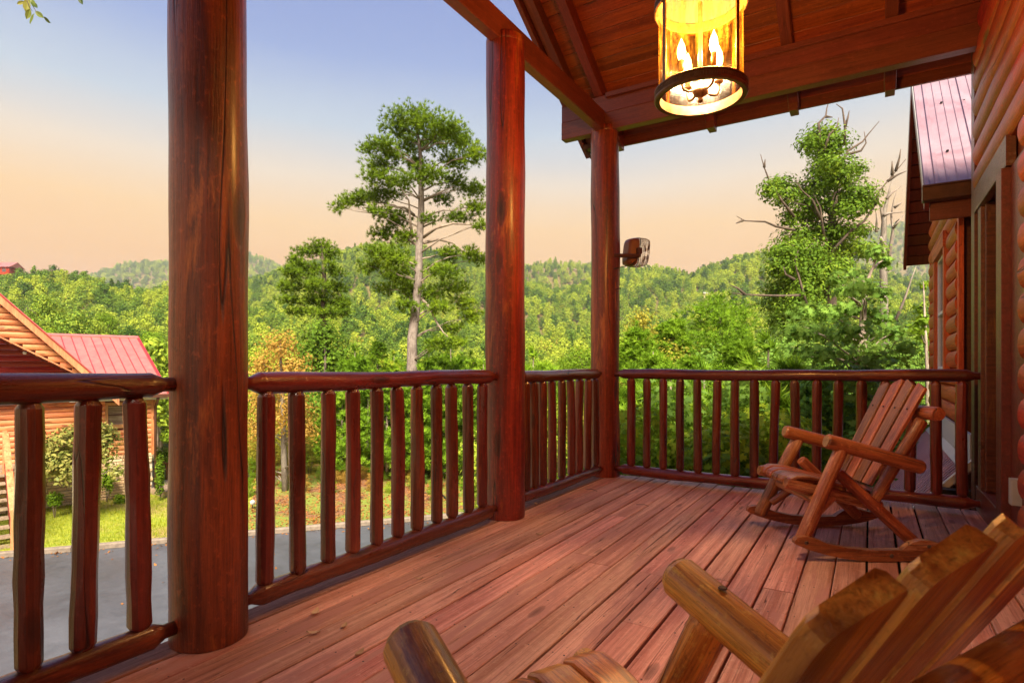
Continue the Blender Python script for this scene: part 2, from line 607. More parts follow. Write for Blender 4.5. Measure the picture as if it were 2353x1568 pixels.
M['chair2'] = wood('amber_varnished_log_chair', (.42, .125, .018), (.92, .43, .075), .34, .40, (40, 40, 1.8), 1.0, .9, (.15, .045, .015), .28, .14, .6, .15, kr=.24, fibre=.7)
M['end'] = wood('log_end_grain', (.32, .15, .06), (.5, .27, .12), .5, .2, (60, 60, 60), .6, .0, None, 0, .1, .4)
M['stair'] = wood('cabin_deck_wood', (.45, .19, .075), (.62, .30, .12), .6, 0, (20, 20, 1.4), .3, .5, None, 0, .15, .3)
M['tread'] = wood('grey_stair_wood', (.20, .14, .09), (.36, .27, .18), .7, 0, (20, 20, 1.4), .5, .5, None, 0, .15, .3)
M['brown'] = plain('brown_metal', (.11, .045, .028), .4, .2, 12)
M['redtrim'] = plain('red_metal_trim', (.42, .035, .04), .35, .1, 12)
M['bronze'] = plain('aged_bronze', (.20, .105, .04), .42, .5, 40, .2, .15)
M['dark'] = plain('dark_void', (.02, .012, .01), .8)
M['wallcore'] = plain('wall_core', (.16, .035, .018), .6)
M['speaker'] = plain('brown_plastic', (.26, .10, .05), .4, 0, 30, .1, .05)
M['grille'] = plain('grille_metal', (.26, .15, .09), .4, .3, 30)
M['black'] = plain('black_rubber', (.012, .012, .012), .5)
M['white'] = plain('white_paint', (.75, .73, .70), .5, 0, 12, .05)
M['grey'] = plain('grey_plastic', (.45, .44, .43), .5, 0, 12, .05)
M['kerb'] = plain('kerb_concrete', (.24, .19, .145), .8, 0, 9, .18, .3)
M['bark'] = wood('grey_bark', (.20, .15, .11), (.40, .32, .25), .85, 0, (14, 14, 5), .8, 0, None, 0, .2, 1.0)
M['bark_pine'] = wood('pale_pine_bark', (.17, .135, .11), (.31, .26, .22), .85, 0, (14, 14, 5), .8, 0, None, 0, .05, 1.0)
M['bark_dark'] = wood('dark_bark', (.07, .05, .035), (.16, .11, .08), .85, 0, (14, 14, 5), .8, 0, None, 0, .2, 1.0)
M['dead'] = wood('bleached_dead_wood', (.17, .135, .11), (.34, .29, .24), .8, 0, (14, 14, 3), .6, 0, None, 0, .2, .8)
M['pine'] = leafmat('pine_needles', (.045, .095, .007), (.155, .25, .013), (.34, .43, .025), (.26, .17, .03), .03, .25, .9, ovar=.2)
M['pine_young'] = leafmat('young_pine_needles', (.08, .17, .012), (.19, .34, .02), (.36, .50, .035), (.34, .24, .03), .05, .3, .8, ovar=.5)
M['forest'] = leafmat('forest_leaves', (.030, .080, .016), (.13, .235, .028), (.40, .48, .045), (.40, .24, .05), .04, .2, .8, ovar=1.3, patch=True)
M['bright'] = leafmat('bright_leaves', (.08, .15, .010), (.185, .31, .018), (.38, .47, .03), (.42, .28, .03), .06, .3, .7)
M['oak'] = leafmat('oak_leaves', (.09, .19, .035), (.21, .37, .055), (.46, .57, .10), (.38, .27, .05), .02, .35, 1.2, ovar=.3)
M['oakdark'] = leafmat('dark_oak_leaves', (.04, .095, .010), (.13, .235, .02), (.36, .45, .035), None, 0, .25, .7, ovar=.2)
M['autumn'] = leafmat('autumn_leaves', (.22, .15, .03), (.48, .29, .06), (.62, .44, .10), (.50, .16, .04), .08, .35, 1.2, ovar=.2)
M['yellow'] = leafmat('yellowing_leaves', (.15, .16, .02), (.34, .32, .04), (.55, .48, .07), (.35, .13, .03), .06, .35, 1.2, ovar=.5)
M['magnolia'] = leafmat('magnolia_leaves', (.05, .085, .02), (.16, .20, .04), (.42, .36, .10), (.35, .14, .04), .1, .2, 2.5, rough=.35)
M['litterleaf'] = leafmat('fallen_leaf', (.20, .075, .02), (.42, .17, .05), (.62, .36, .12), (.5, .45, .06), .1, .1, .5, ovar=.2)
M['drylf'] = leafmat('dry_leaf', (.5, .3, .15), (.75, .52, .3), (.85, .68, .45), None, 0, .2, 3)
M['grassb'] = leafmat('grass_blade', (.15, .22, .014), (.30, .35, .02), (.48, .46, .04), (.5, .34, .08), .05, .4, .25, ovar=0)


def ground_mat():
    m, nt, b = new_mat('forest_floor')
    tc = nt.nodes.new('ShaderNodeTexCoord')
    n1 = noise(nt, tc.outputs['Object'], .5, 6, .7)
    n2 = noise(nt, tc.outputs['Object'], 6, 5, .7)
    c = mixc(nt, ramp(nt, n1, [(.4, 0.0), (.6, 1.0)]), (.10, .085, .03), (.09, .13, .02))
    c = mixc(nt, ramp(nt, n2, [(.45, 0.0), (.6, 1.0)]), c, (.24, .12, .05))
    nt.links.new(c, b.inputs['Base Color']); b.inputs['Roughness'].default_value = .9
    bump(nt, b, n2, .5, .05)
    return m


def lawn_mat():
    m, nt, b = new_mat('lawn_grass')
    tc = nt.nodes.new('ShaderNodeTexCoord')
    n1 = noise(nt, tc.outputs['Object'], .45, 5, .65)
    n2 = noise(nt, tc.outputs['Object'], 9, 5, .7)
    c = mixc(nt, ramp(nt, n2, [(.4, 0.0), (.62, 1.0)]), (.20, .26, .014), (.36, .38, .025))
    c = mixc(nt, ramp(nt, n1, [(.46, 0.0), (.62, .75)]), c, (.38, .25, .09))
    nt.links.new(c, b.inputs['Base Color']); b.inputs['Roughness'].default_value = .9
    bump(nt, b, n2, .6, .05)
    return m


def litter_mat():
    m, nt, b = new_mat('leaf_litter')
    tc = nt.nodes.new('ShaderNodeTexCoord')
    n1 = noise(nt, tc.outputs['Object'], .8, 5, .65)
    n2 = noise(nt, tc.outputs['Object'], 14, 5, .75)
    c = mixc(nt, ramp(nt, n2, [(.38, 0.0), (.62, 1.0)]), (.12, .048, .02), (.34, .16, .065))
    c = mixc(nt, ramp(nt, n1, [(.42, 0.0), (.54, .9)]), c, (.20, .27, .03))
    nt.links.new(c, b.inputs['Base Color']); b.inputs['Roughness'].default_value = .95
    bump(nt, b, n2, .8, .05)
    return m


def road_mat():
    m, nt, b = new_mat('asphalt')
    tc = nt.nodes.new('ShaderNodeTexCoord')
    n1 = noise(nt, tc.outputs['Object'], .5, 4, .6)
    n2 = noise(nt, tc.outputs['Object'], 60, 3, .7)
    n3 = noise(nt, tc.outputs['Object'], 7, 6, .7)
    f = mathn(nt, 'ADD', mathn(nt, 'MULTIPLY', n1, .45), mathn(nt, 'ADD', mathn(nt, 'MULTIPLY', n2, .35), mathn(nt, 'MULTIPLY', n3, .25)))
    c = mixc(nt, ramp(nt, f, [(.4, 0.0), (.65, 1.0)]), (.050, .054, .062), (.115, .122, .138))
    nt.links.new(c, b.inputs['Base Color'])
    nt.links.new(ramp(nt, n1, [(.35, .38), (.7, .62)]), b.inputs['Roughness'])
    bump(nt, b, n2, .35, .01)
    return m


def stone_mat():
    m, nt, b = new_mat('tan_stone')
    tc = nt.nodes.new('ShaderNodeTexCoord')
    oi = nt.nodes.new('ShaderNodeObjectInfo')
    n = noise(nt, tc.outputs['Object'], 8, 6, .7)
    c = mixc(nt, oi.outputs['Random'], (.62, .40, .21), (.85, .66, .42))
    c = mixc(nt, ramp(nt, n, [(.35, 0.0), (.7, .6)]), c, (.25, .15, .08))
    nt.links.new(c, b.inputs['Base Color']); b.inputs['Roughness'].default_value = .85
    bump(nt, b, n, .5, .02)
    return m


def metal_mat(name, c1, c2, rough=.32, streak=(1, 1, 1), mw=0.0):
    m, nt, b = new_mat(name)
    tc = nt.nodes.new('ShaderNodeTexCoord')
    n = noise(nt, mapped(nt, tc.outputs['Object'], streak), 2.2, 6, .65, 1.2)
    c = mixc(nt, ramp(nt, n, [(.35, 0.0), (.68, 1.0)]), c1, c2)
    nt.links.new(c, b.inputs['Base Color'])
    b.inputs['Metallic'].default_value = mw
    nt.links.new(mathn(nt, 'MULTIPLY_ADD', n, .25, rough - .1), b.inputs['Roughness'])
    b.inputs['Coat Weight'].default_value = .5
    return m


M['ground'] = ground_mat(); M['lawn'] = lawn_mat(); M['litter'] = litter_mat(); M['road'] = road_mat(); M['stone'] = stone_mat()
M['mortar'] = plain('mortar', (.62, .55, .43), .9, 0, 20, .1, .2)
M['roof_cabin'] = metal_mat('rose_metal_roof', (.37, .115, .095), (.45, .165, .135), .45)
M['roof_ell'] = metal_mat('burgundy_metal_roof', (.26, .15, .17), (.38, .27, .30), .3)
M['roof_low'] = metal_mat('burgundy_ribbed_metal', (.40, .20, .26), (.50, .30, .36), .3)
M['flash'] = plain('pale_flashing', (.68, .63, .60), .4, .1, 8, .05)


def glass_mat(name, tint=(.8, .85, .9), alpha=.25):
    m, nt, b = new_mat(name)
    b.inputs['Base Color'].default_value = (*tint, 1)
    b.inputs['Roughness'].default_value = .05
    b.inputs['Transmission Weight'].default_value = 0
    b.inputs['Specular IOR Level'].default_value = .9
    b.inputs['Alpha'].default_value = alpha
    return m


M['wglass'] = glass_mat('window_glass', (.10, .11, .12), .75)


def lantern_glass():
    m, nt, b = new_mat('seeded_amber_glass')
    out = [x for x in nt.nodes if x.type == 'OUTPUT_MATERIAL'][0]
    tc = nt.nodes.new('ShaderNodeTexCoord')
    n = noise(nt, mapped(nt, tc.outputs['Object'], (45, 45, 5)), 1, 5, .7, .5)
    n2 = noise(nt, tc.outputs['Object'], 90, 3, .7)
    tr = nt.nodes.new('ShaderNodeBsdfTransparent')
    tr.inputs[0].default_value = (1, .66, .26, 1)
    tl = nt.nodes.new('ShaderNodeBsdfTranslucent')
    col = mixc(nt, ramp(nt, mathn(nt, 'MULTIPLY_ADD', n2, .5, mathn(nt, 'MULTIPLY', n, .5)), [(.4, 0.0), (.6, 1.0)]), (.006, .0015, .0001), (.050, .019, .0015))
    nt.links.new(col, tl.inputs[0])
    gl = nt.nodes.new('ShaderNodeBsdfGlossy'); gl.inputs['Roughness'].default_value = .18
    bm = nt.nodes.new('ShaderNodeBump'); bm.inputs['Strength'].default_value = .6; bm.inputs['Distance'].default_value = .004
    nt.links.new(n, bm.inputs['Height']); nt.links.new(bm.outputs[0], gl.inputs['Normal'])
    m1 = nt.nodes.new('ShaderNodeMixShader')
    nt.links.new(ramp(nt, n, [(.42, .12), (.56, .62)]), m1.inputs[0])
    nt.links.new(tr.outputs[0], m1.inputs[1]); nt.links.new(tl.outputs[0], m1.inputs[2])
    m2 = nt.nodes.new('ShaderNodeMixShader'); m2.inputs[0].default_value = .035
    nt.links.new(m1.outputs[0], m2.inputs[1]); nt.links.new(gl.outputs[0], m2.inputs[2])
    nt.links.new(m2.outputs[0], out.inputs[0])
    return m


M['lglass'] = lantern_glass()
mm, nt_, b_ = new_mat('lit_bulb')
b_.inputs['Base Color'].default_value = (1, .9, .7, 1)
b_.inputs['Emission Color'].default_value = (1, .78, .42, 1)
b_.inputs['Emission Strength'].default_value = 14
M['bulb'] = mm

# ---------------------------------------------------------------- terrain
PX = lambda p: (p - 1176.0) / FPX
LAYERS = [  # depth, tree height allowance, [(px, y of tree tops)]
    (78, 11, [(-200, 650), (0, 668), (130, 684), (200, 692), (300, 705), (385, 748), (480, 800), (640, 838), (900, 848), (1500, 845), (1700, 830), (2400, 800)]),
    (300, 8, [(-300, 630), (0, 645), (60, 632), (130, 636), (200, 644), (300, 657), (385, 672), (520, 700), (640, 705), (800, 700), (1000, 735), (1110, 760), (1300, 770), (1500, 742), (1700, 700), (1800, 690), (2000, 690), (2500, 700)]),
    (650, 9, [(-300, 700), (385, 700), (575, 655), (640, 628), (700, 612), (780, 593), (850, 577), (960, 570), (1040, 590), (1110, 618), (1207, 655), (1290, 670), (1430, 633), (1520, 624), (1580, 634), (1620, 620), (1700, 603), (1760, 592), (1850, 590), (1950, 610), (2060, 650), (2500, 700)]),
    (1050, 9, [(-300, 700), (900, 690), (1110, 614), (1207, 618), (1290, 608), (1355, 607), (1430, 628), (1560, 650), (1900, 640), (2500, 640)]),
    (2000, 8, [(-300, 690), (120, 660), (215, 638), (300, 618), (385, 607), (480, 592), (575, 598), (640, 620), (720, 650), (1200, 680), (1750, 640), (1900, 590), (1990, 548), (2060, 530), (2140, 540), (2250, 560), (2500, 570)]),
]


def sm(x):
    x = np.clip(x, 0, 1)
    return x * x * (3 - 2 * x)


def tz(q, d):
    q = np.asarray(q, float); d = np.asarray(d, float)
    qc = np.clip(q, -1.15, 1.0)
    px = qc * FPX + 1176
    z = -3.5 - sm((d - 26) / 40) * 5.0 - sm((qc + .02) / .3) * sm((d - 7) / 14) * 2.6
    for (R, th, prof) in LAYERS:
        xs, ys = zip(*prof)
        y = np.interp(px, xs, ys)
        zc = CAM_H + (843 - y) / FPX * R - th
        a = {78: .55, 300: .30, 650: .30, 1050: .6, 2000: .55}[R]
        up = sm((d / R - a) / (1 - a))
        base = -8.5
        b = np.where(d <= R, base + (zc - base) * up, zc - (d - R) * .30)
        b = b + np.sin(px * .021 + R) * np.minimum(d / R, 1) * .004 * R * up
        z = np.maximum(z, b) if R > 78 else np.maximum(z, np.where(up > 0, b, -99))
    return z


def polar_ground():
    na, nr = 280, 150
    ang = np.concatenate([np.linspace(-math.radians(50), math.radians(46), 200, endpoint=False), np.linspace(math.radians(46), math.radians(310), na - 200, endpoint=False)])
    rad = np.concatenate([[0.0], np.geomspace(3, 6500, nr - 1)])
    A, Rr = np.meshgrid(ang, rad)
    inside = np.abs(np.mod(A + math.pi, 2 * math.pi) - math.pi) < math.radians(60)
    aa = np.mod(A + math.pi, 2 * math.pi) - math.pi
    q = np.tan(np.clip(aa, -math.radians(55), math.radians(55)))
    d = Rr * np.where(inside, np.cos(np.clip(aa, -math.radians(55), math.radians(55))), .5736)
    Z = tz(q, d)
    Z = np.maximum(Z, -40)
    lat, dep = Rr * np.sin(A), Rr * np.cos(A)
    X = CS * lat - SN * dep; Y = SN * lat + CS * dep
    V = np.stack([X, Y, Z], 2).reshape(-1, 3)
    F = []
    n = len(ang)
    i = np.arange(len(rad) - 1)[:, None] * n; j = np.arange(n)[None]
    F = np.stack([(i + j), (i + (j + 1) % n), (i + n + (j + 1) % n), (i + n + j)], 2).reshape(-1, 4)
    me = arr_mesh('ground', V, F)
    me.shade_smooth()
    o = mk_obj('ground', me, M['ground'])
    tag(o, kind='structure')
    return o


polar_ground()
G0 = -3.5
# road, kerb, lawn, leaf-litter bank
K0 = Vector((-17.62, 5.43)); KD = Vector((.628, .778)).normalized(); KN = Vector((-KD.y, KD.x))   # KN points away from the deck


def kp(s, n, z):
    return (K0.x + KD.x * s + KN.x * n, K0.y + KD.y * s + KN.y * n, z)


def strip(name, s0, s1, n0, n1, z, mat, ns=60, nn=12, zf=None):
    V, F = [], []
    for i in range(ns + 1):
        for j in range(nn + 1):
            s = s0 + (s1 - s0) * i / ns; n = n0 + (n1 - n0) * j / nn
            V.append(kp(s, n, z + (zf(s, n) if zf else 0)))
    for i in range(ns):
        for j in range(nn):
            a = i * (nn + 1) + j
            F.append((a, a + nn + 1, a + nn + 2, a + 1))
    mb = MB(); mb.add(V, F)
    o = mb.build(name, mat, None, True)
    tag(o, kind='structure')
    return o


strip('road', -14, 17, -8.6, 0.0, G0 + .012, M['road'])
bank_h = lambda s, n: .13 + .02 * math.sin(s * 1.3) * math.sin(n * 1.7) + max(0, n - 1) * (.05 if s > 5 else .012) 
strip('lawn', -16, 5.2, .16, 9.0, G0, M['lawn'], 60, 30, bank_h)
strip('leaf_covered_bank', 5.2, 21, .16, 12.0, G0, M['litter'], 60, 30, bank_h)
# kerb stones
kerb = empty('kerb', kp(0, .08, G0), 0); tag(kerb, kind='structure')
kerb_p = (0, 0)
for i in range(14):
    s = -14 + i * 2.2
    mb = MB()
    beam(mb, kp(s + .006, .08, G0 + .07), kp(s + 2.194, .08, G0 + .07 + R_.uniform(-.006, .006)), .16, .16, ch=.03)
    mb.build('kerb_stone', M['kerb'], kerb)

# ---------------------------------------------------------------- forest templates
def trunk_mesh(name, h, r, seed, limbs=4):
    mb = MB(); rr = random.Random(seed)
    pts = [(0, 0, -1.0)]
    for k in range(1, 6):
        pts.append((rr.uniform(-.05, .05) * h * k / 6, rr.uniform(-.05, .05) * h * k / 6, h * k / 5))
    tube(mb, pts, [r * (1 - .8 * k / 6) for k in range(6)], 6)
    for _ in range(limbs):
        k = rr.randint(2, 4); a = rr.uniform(0, 6.28); L = h * rr.uniform(.25, .4)
        p = Vector(pts[k]); e = p + Vector((math.cos(a) * L, math.sin(a) * L, L * .7))
        tube(mb, [p, (p + e) / 2 + Vector((0, 0, .1 * L)), e], [r * .35, r * .22, r * .06], 5)
    me_o = mb.build(name, M['bark'], None, True)
    me = me_o.data
    bpy.data.objects.remove(me_o)
    return me


def crown_clusters(seed, w, h, z0, lobes=13, cone=False):
    rr = random.Random(seed)
    C = []
    for i in range(lobes):
        f = (i + .5) / lobes
        z = z0 + h * f
        prof = (1 - f) ** .8 * 1.0 if cone else math.sin(math.pi * (.12 + .80 * f)) ** .7
        a = i * 2.399 + rr.uniform(-.4, .4)
        rad = w * prof * rr.uniform(.35, .72)
        s = w * (.42 if not cone else .34) * (.55 + .5 * prof) * rr.uniform(.8, 1.2)
        C.append(((math.cos(a) * rad, math.sin(a) * rad, z), (s, s, s * .72), s * s))
    C.append(((0, 0, z0 + h * .5), (w * .4, w * .4, h * .42), w * w * .25))
    return C


FOREST = []
for k in range(6):
    w, h, z0 = [(4.2, 8.2, 2.6), (3.6, 9.5, 3.0), (4.6, 7.4, 2.2), (3.0, 9.0, 2.4), (3.2, 10.5, 2.2), (3.9, 8.6, 2.4)][k]
    cl = crown_clusters(20 + k, w, h, z0, 15 + k, cone=(k == 4))
    tot = sum(c[2] for c in cl)
    cm = foliage_mesh('crown', cl, 1500 / tot, .62, 'leaf', 30 + k, .6)
    cmH = foliage_mesh('crown', crown_clusters(20 + k, w, h, z0, 26, cone=(k == 4)), 6500 / tot, .30, 'leaf', 50 + k, .5)
    FOREST.append((cm, cmH, trunk_mesh('trunk', h + z0 - 2, .22, 60 + k)))

ADJ = ['rounded', 'tall narrow', 'broad spreading', 'slender', 'cone-shaped', 'full-crowned']
TREES = []
INFO = {}
WORD = {'bright_leaves': 'bright green', 'forest_leaves': 'deep green', 'yellowing_leaves': 'yellowing', 'autumn_leaves': 'golden brown', 'oak_leaves': 'pale green', 'young_pine_needles': 'bright green'}


def zone(px, left):
    Z = [(60, 'at the left edge of the view'), (150, 'above the cabin gable'), (300, 'above the red metal roof'), (392, 'just left of the nearest post'), (575, 'behind the nearest post')] if left else []
    Z += [(700, 'around the golden tree'), (860, 'near the smaller pine'), (985, 'near the tall leaning pine'), (1112, 'just left of the middle post'), (1205, 'behind the middle post'), (1290, 'right of the middle post'), (1357, 'just left of the corner post'), (1425, 'behind the corner post'), (1530, 'right of the corner post'), (1620, 'below the speaker side'), (1740, 'left of the dead-topped oak'), (1860, 'under the dead-topped oak'), (1980, 'behind the rocking chair arms'), (2110, 'behind the rocking chair back')]
    for lim, t in Z:
        if px < lim: return t
    return 'next to the house wing'
used_labels = {}


def forest_tree(x, y, z, k, scale, mat, label, group, hi=True, rz=None, name='leafy_tree'):
    root = empty(name, (x, y, z), R_.uniform(0, 6.28) if rz is None else rz, label, 'tree', group)
    root.scale = (scale, scale, scale * R_.uniform(.92, 1.1))
    me = FOREST[k][1 if hi else 0]
    c = bpy.data.objects.new('crown', me); COL.objects.link(c); c.parent = root
    if not me.materials: me.materials.append(mat)
    c.material_slots[0].link = 'OBJECT'; c.material_slots[0].material = mat
    t = bpy.data.objects.new('trunk', FOREST[k][2]); COL.objects.link(t); t.parent = root
    TREES.append(root); INFO[root.name] = (k, mat, math.sqrt(x * x + y * y), (CS * x + SN * y) / (-SN * x + CS * y) * FPX + 1176)
    return root


for f in FOREST:
    for me in f[:2]:
        if not me.materials: me.materials.append(M['forest'])

# individual trees of the near left wood
tone = lambda: R_.choice([M['bright'], M['bright'], M['forest'], M['forest'], M['bright']])
cnt = 0
rows = [(34, .10), (40, .105), (47, .095), (55, .085), (63, .075), (72, .068), (82, .06)]
for ri, (d, dq) in enumerate(rows):
    q = -1.02 + R_.uniform(0, .03)
    while q < -.42:
        px = q * FPX + 1176
        k = R_.randrange(6)
        dd = d + R_.uniform(-3, 3)
        if not (ri < 1 and px > 420):
            x, y = qd(q, dd)
            sc = R_.uniform(.62, .95) if ri > 1 else R_.uniform(.45, .6)
            z = float(tz(q, dd))
            if ri <= 1: z = G0
            forest_tree(x, y, z - .3, k, sc, tone(), None, 'trees of the bright green wood behind the red-roofed cabin')
        q += dq * R_.uniform(.8, 1.25)
for t in TREES:
    k, m_, d_, p_ = INFO[t.name]; t['label'] = f"{ADJ[k]} {WORD[m_.name]} {'front-row' if d_ < 62 else 'mid-wood' if d_ < 84 else 'back-row'} tree {zone(p_, True)}"
nA = len(TREES)

# individual trees of the valley seen between the posts
for ri, (d, dq, s0) in enumerate([(44, .10, .55), (54, .09, .6), (66, .075, .7), (80, .065, .75), (96, .055, .8)]):
    q = -.44 + R_.uniform(0, .03)
    while q < .74:
        k = R_.randrange(6)
        dd = d + R_.uniform(-4, 4)
        x, y = qd(q, dd)
        forest_tree(x, y, float(tz(q, dd)) - .4, k, s0 * R_.uniform(.8, 1.2), tone(), None, 'trees on the valley floor beyond the porch')
        q += dq * R_.uniform(.8, 1.25)
for t in TREES[nA:]:
    k, m_, d_, p_ = INFO[t.name]; t['label'] = f"{ADJ[k]} {WORD[m_.name]} {'front-row' if d_ < 55 else 'middle-row' if d_ < 78 else 'back-row'} valley tree {zone(p_, True)}"

# the rest of the wooded hills: one stuff object
pts, scl, rot, idx = [], [], [], []
for (d0, d1, sp, sc) in [(100, 180, 5.6, .66), (180, 300, 6.2, .72), (300, 660, 8.0, .86), (660, 1060, 11.0, 1.05), (1060, 2050, 20.0, 1.7)]:
    d = d0
    while d < d1:
        q = -1.08
        while q < .95:
            dq = sp / d
            qq = q + R_.uniform(-.4, .4) * dq; dd = d + R_.uniform(-.5, .5) * sp
            x, y = qd(qq, dd)
            z = float(tz(qq, dd))
            pts.append((x, y, z - .8)); s = sc * R_.uniform(.72, 1.3)
            scl.append((s, s, s * R_.uniform(.85, 1.15))); rot.append((0, 0, R_.uniform(0, 6.28)))
            idx.append(R_.choice((0, 1, 2, 3, 5, 5, 0, 2, 4)))
            q += dq
        d += sp * .9
pts = np.array(pts)
# drop trees on ground that faces away from the porch (behind a crest)
keep = []
for i, p in enumerate(pts):
    lat = CS * p[0] + SN * p[1]; dep = -SN * p[0] + CS * p[1]
    qq = lat / dep
    e = (p[2] + 10 - CAM_H) / dep
    ds = np.linspace(60, dep - 14, 30) if dep > 75 else np.array([60.])
    hid = np.max((tz(np.full(ds.shape, qq), ds) + 3 - CAM_H) / ds)
    if e > hid: keep.append(i)
pts = pts[keep]; scl = np.array(scl)[keep]; rot = np.array(rot)[keep]; idx = np.array(idx)[keep]
me = bpy.data.meshes.new('forest_canopy')
me.vertices.add(len(pts)); me.vertices.foreach_set('co', pts.astype(np.float32).ravel())
for nm, dt, arr, key in (('scl', 'FLOAT_VECTOR', scl, 'vector'), ('rot', 'FLOAT_VECTOR', rot, 'vector'), ('idx', 'INT', idx, 'value')):
    a = me.attributes.new(nm, dt, 'POINT'); a.data.foreach_set(key, np.ascontiguousarray(arr, dtype=np.int32 if dt == 'INT' else np.float32).ravel())
me.update()
fo = mk_obj('forest_canopy', me)
tag(fo, 'green hillside woods stretching to the far ridges', 'forest', kind='stuff')
ng = bpy.data.node_groups.new('scatter_crowns', 'GeometryNodeTree')
ng.interface.new_socket('Geometry', in_out='INPUT', socket_type='NodeSocketGeometry')
ng.interface.new_socket('Geometry', in_out='OUTPUT', socket_type='NodeSocketGeometry')
gi, go_ = ng.nodes.new('NodeGroupInput'), ng.nodes.new('NodeGroupOutput')
iop = ng.nodes.new('GeometryNodeInstanceOnPoints'); iop.inputs['Pick Instance'].default_value = True
jn = ng.nodes.new('GeometryNodeJoinGeometry')
srcs = []
lowsrc = {}
for k in range(6):
    # the source is the crown of a tree that stands in the wood
    oinf = ng.nodes.new('GeometryNodeObjectInfo')
    src = None
    for t in TREES:
        for c in t.children:
            if c.name.startswith('crown') and c.data == FOREST[k][1] and c.name not in lowsrc:
                src = c; break
        if src: break
    src.data = FOREST[k][0]; lowsrc[src.name] = 1
    src.material_slots[0].link = 'OBJECT'; src.material_slots[0].material = M['forest']
    srcs.append(src)
for src in reversed(srcs):
    oinf = ng.nodes.new('GeometryNodeObjectInfo')
    oinf.inputs['Object'].default_value = src
    oinf.inputs['As Instance'].default_value = True
    ng.links.new(oinf.outputs['Geometry'], jn.inputs[0])
for nm, ty, inp in (('scl', 'FLOAT_VECTOR', 'Scale'), ('rot', 'FLOAT_VECTOR', 'Rotation'), ('idx', 'INT', 'Instance Index')):
    na_ = ng.nodes.new('GeometryNodeInputNamedAttribute'); na_.data_type = ty
    na_.inputs['Name'].default_value = nm
    ng.links.new(na_.outputs[0], iop.inputs[inp])
ng.links.new(gi.outputs[0], iop.inputs['Points'])
ng.links.new(jn.outputs[0], iop.inputs['Instance'])
ng.links.new(iop.outputs[0], go_.inputs[0])
md = fo.modifiers.new('scatter', 'NODES'); md.node_group = ng
print('canopy trees', len(pts), 'individual', len(TREES))

# ---------------------------------------------------------------- porch deck
deck = empty('deck_floor', (0, 0, 0)); tag(deck, kind='structure')
mb = MB()
y = -2.2
while y < 5.4:
    beam(mb, (-2.25, y, -.125), (.64, y, -.125), .04, .19, ch=.003); y += .41
beam(mb, (-2.245, -2.3, -.13), (-2.245, 5.36, -.13), .04, .19, ch=.003)
beam(mb, (-2.27, 5.385, -.125), (.66, 5.385, -.125), .04, .185, ch=.003)
beam(mb, (.66, -2.3, -.125), (.66, 5.36, -.125), .04, .185, ch=.003)
mb.build('joist_frame', M['dark'], deck)
bw, gap = .1345, .011
x = -2.31
bi = 0
while x < .66:
    w = min(bw, .681 - x)
    cuts = [-2.3]
    yy = -2.3 + R_.choice((1.2, 2.4, 4.6, 5.3, 6.2))
    while yy < 5.0:
        cuts.append(yy); yy += R_.choice((4.0, 5.0, 6.0))
    e = 5.425 + R_.uniform(-.018, .018)
    cuts.append(e)
    for a, b in zip(cuts[:-1], cuts[1:]):
        if b < .1: continue
        mb = MB()
        dz = R_.uniform(-.0015, .0015)
        beam(mb, (x + w / 2, a + .002, -.0175 + dz), (x + w / 2, b - .002, -.0175 + dz), w, .032, ch=.004)
        mb.build('board', M['deck_old'] if bi == 0 else M['deck'], deck)
    x += w + gap * R_.uniform(.5, 1.5); bi += 1
# nail heads, one part
mb = MB()
y = -2.2 + .41 * 5
while y < 5.4:
    x = -2.22
    while x < .62:
        for dx in (-.045, .05):
            cx, cy = x + dx + R_.uniform(-.008, .008), y + R_.uniform(-.014, .014)
            r = R_.uniform(.003, .0048)
            V = [(cx + r * math.cos(t * 1.047), cy + r * math.sin(t * 1.047), .0008) for t in range(6)]
            mb.add(V, [(0, 1, 2, 3, 4, 5)])
        x += .1455
    y += .41
o = mb.build('nail_heads', M['black'], deck); tag(o, kind='stuff')

# ---------------------------------------------------------------- porch posts
XP = -2.2


def post(y, z0, z1, label, seed):
    mb = MB()
    r = .139
    prof = [(0, r * .985), (.012, r * 1.0)]
    k = 26
    L = z1 - z0
    for i in range(1, k): prof.append((.012 + (L - .1) * i / k, r * (1.0 + .01 * math.sin(i * 1.3 + seed) - .012 * i / k)))
    prof += [(L - .062, r * .985), (L - .058, r * .962), (L - .050, r * .985), (L - .02, r * .98), (L - .006, r * .95), (L, r * .90)]
    log(mb, (XP, y, z0), (XP, y, z1), prof, 40, .035, .003, seed)
    root = mb.build('porch_post', M['post'], None, 'auto')
    tag(root, label, 'post', 'log posts that carry the porch roof')
    return root


post(1.319, 0.0, 3.37, 'thickest nearest stained log post, left of the frame, with an amber knot glow', 3)
post(3.486, 0.0, 3.37, 'middle red log porch post with a long diagonal crack at its top', 8)
post(5.307, 0.0, 3.37, 'farthest corner log porch post that carries the small outdoor speaker', 5)
post(-.85, 0.0, 3.37, 'log porch post at the near end behind the left rail, beyond the frame', 12)

# ---------------------------------------------------------------- railings
ZT, ZB = .985, .084


def rail_log(mb, p0, p1, r, ten=.022, t0=True, t1=True, seed=0):
    L = (Vector(p1) - Vector(p0)).length
    P = []
    tl = .045
    if t0: P += [(0, ten), (tl, ten * 1.02), (tl + .045, r * .99)]
    else: P += [(0, r)]
    k = int(L / .09)
    a = P[-1][0] + .012
    b = L - (tl + .058 if t1 else .0)
    rr = random.Random(seed)
    for i in range(k + 1):
        P.append((a + (b - a) * i / k, r * (1 + rr.uniform(-.035, .035))))
    if t1: P += [(L - tl - .045, r * .99), (L - tl, ten * 1.02), (L, ten)]
    log(mb, p0, p1, P, 18, .06, .004, seed)


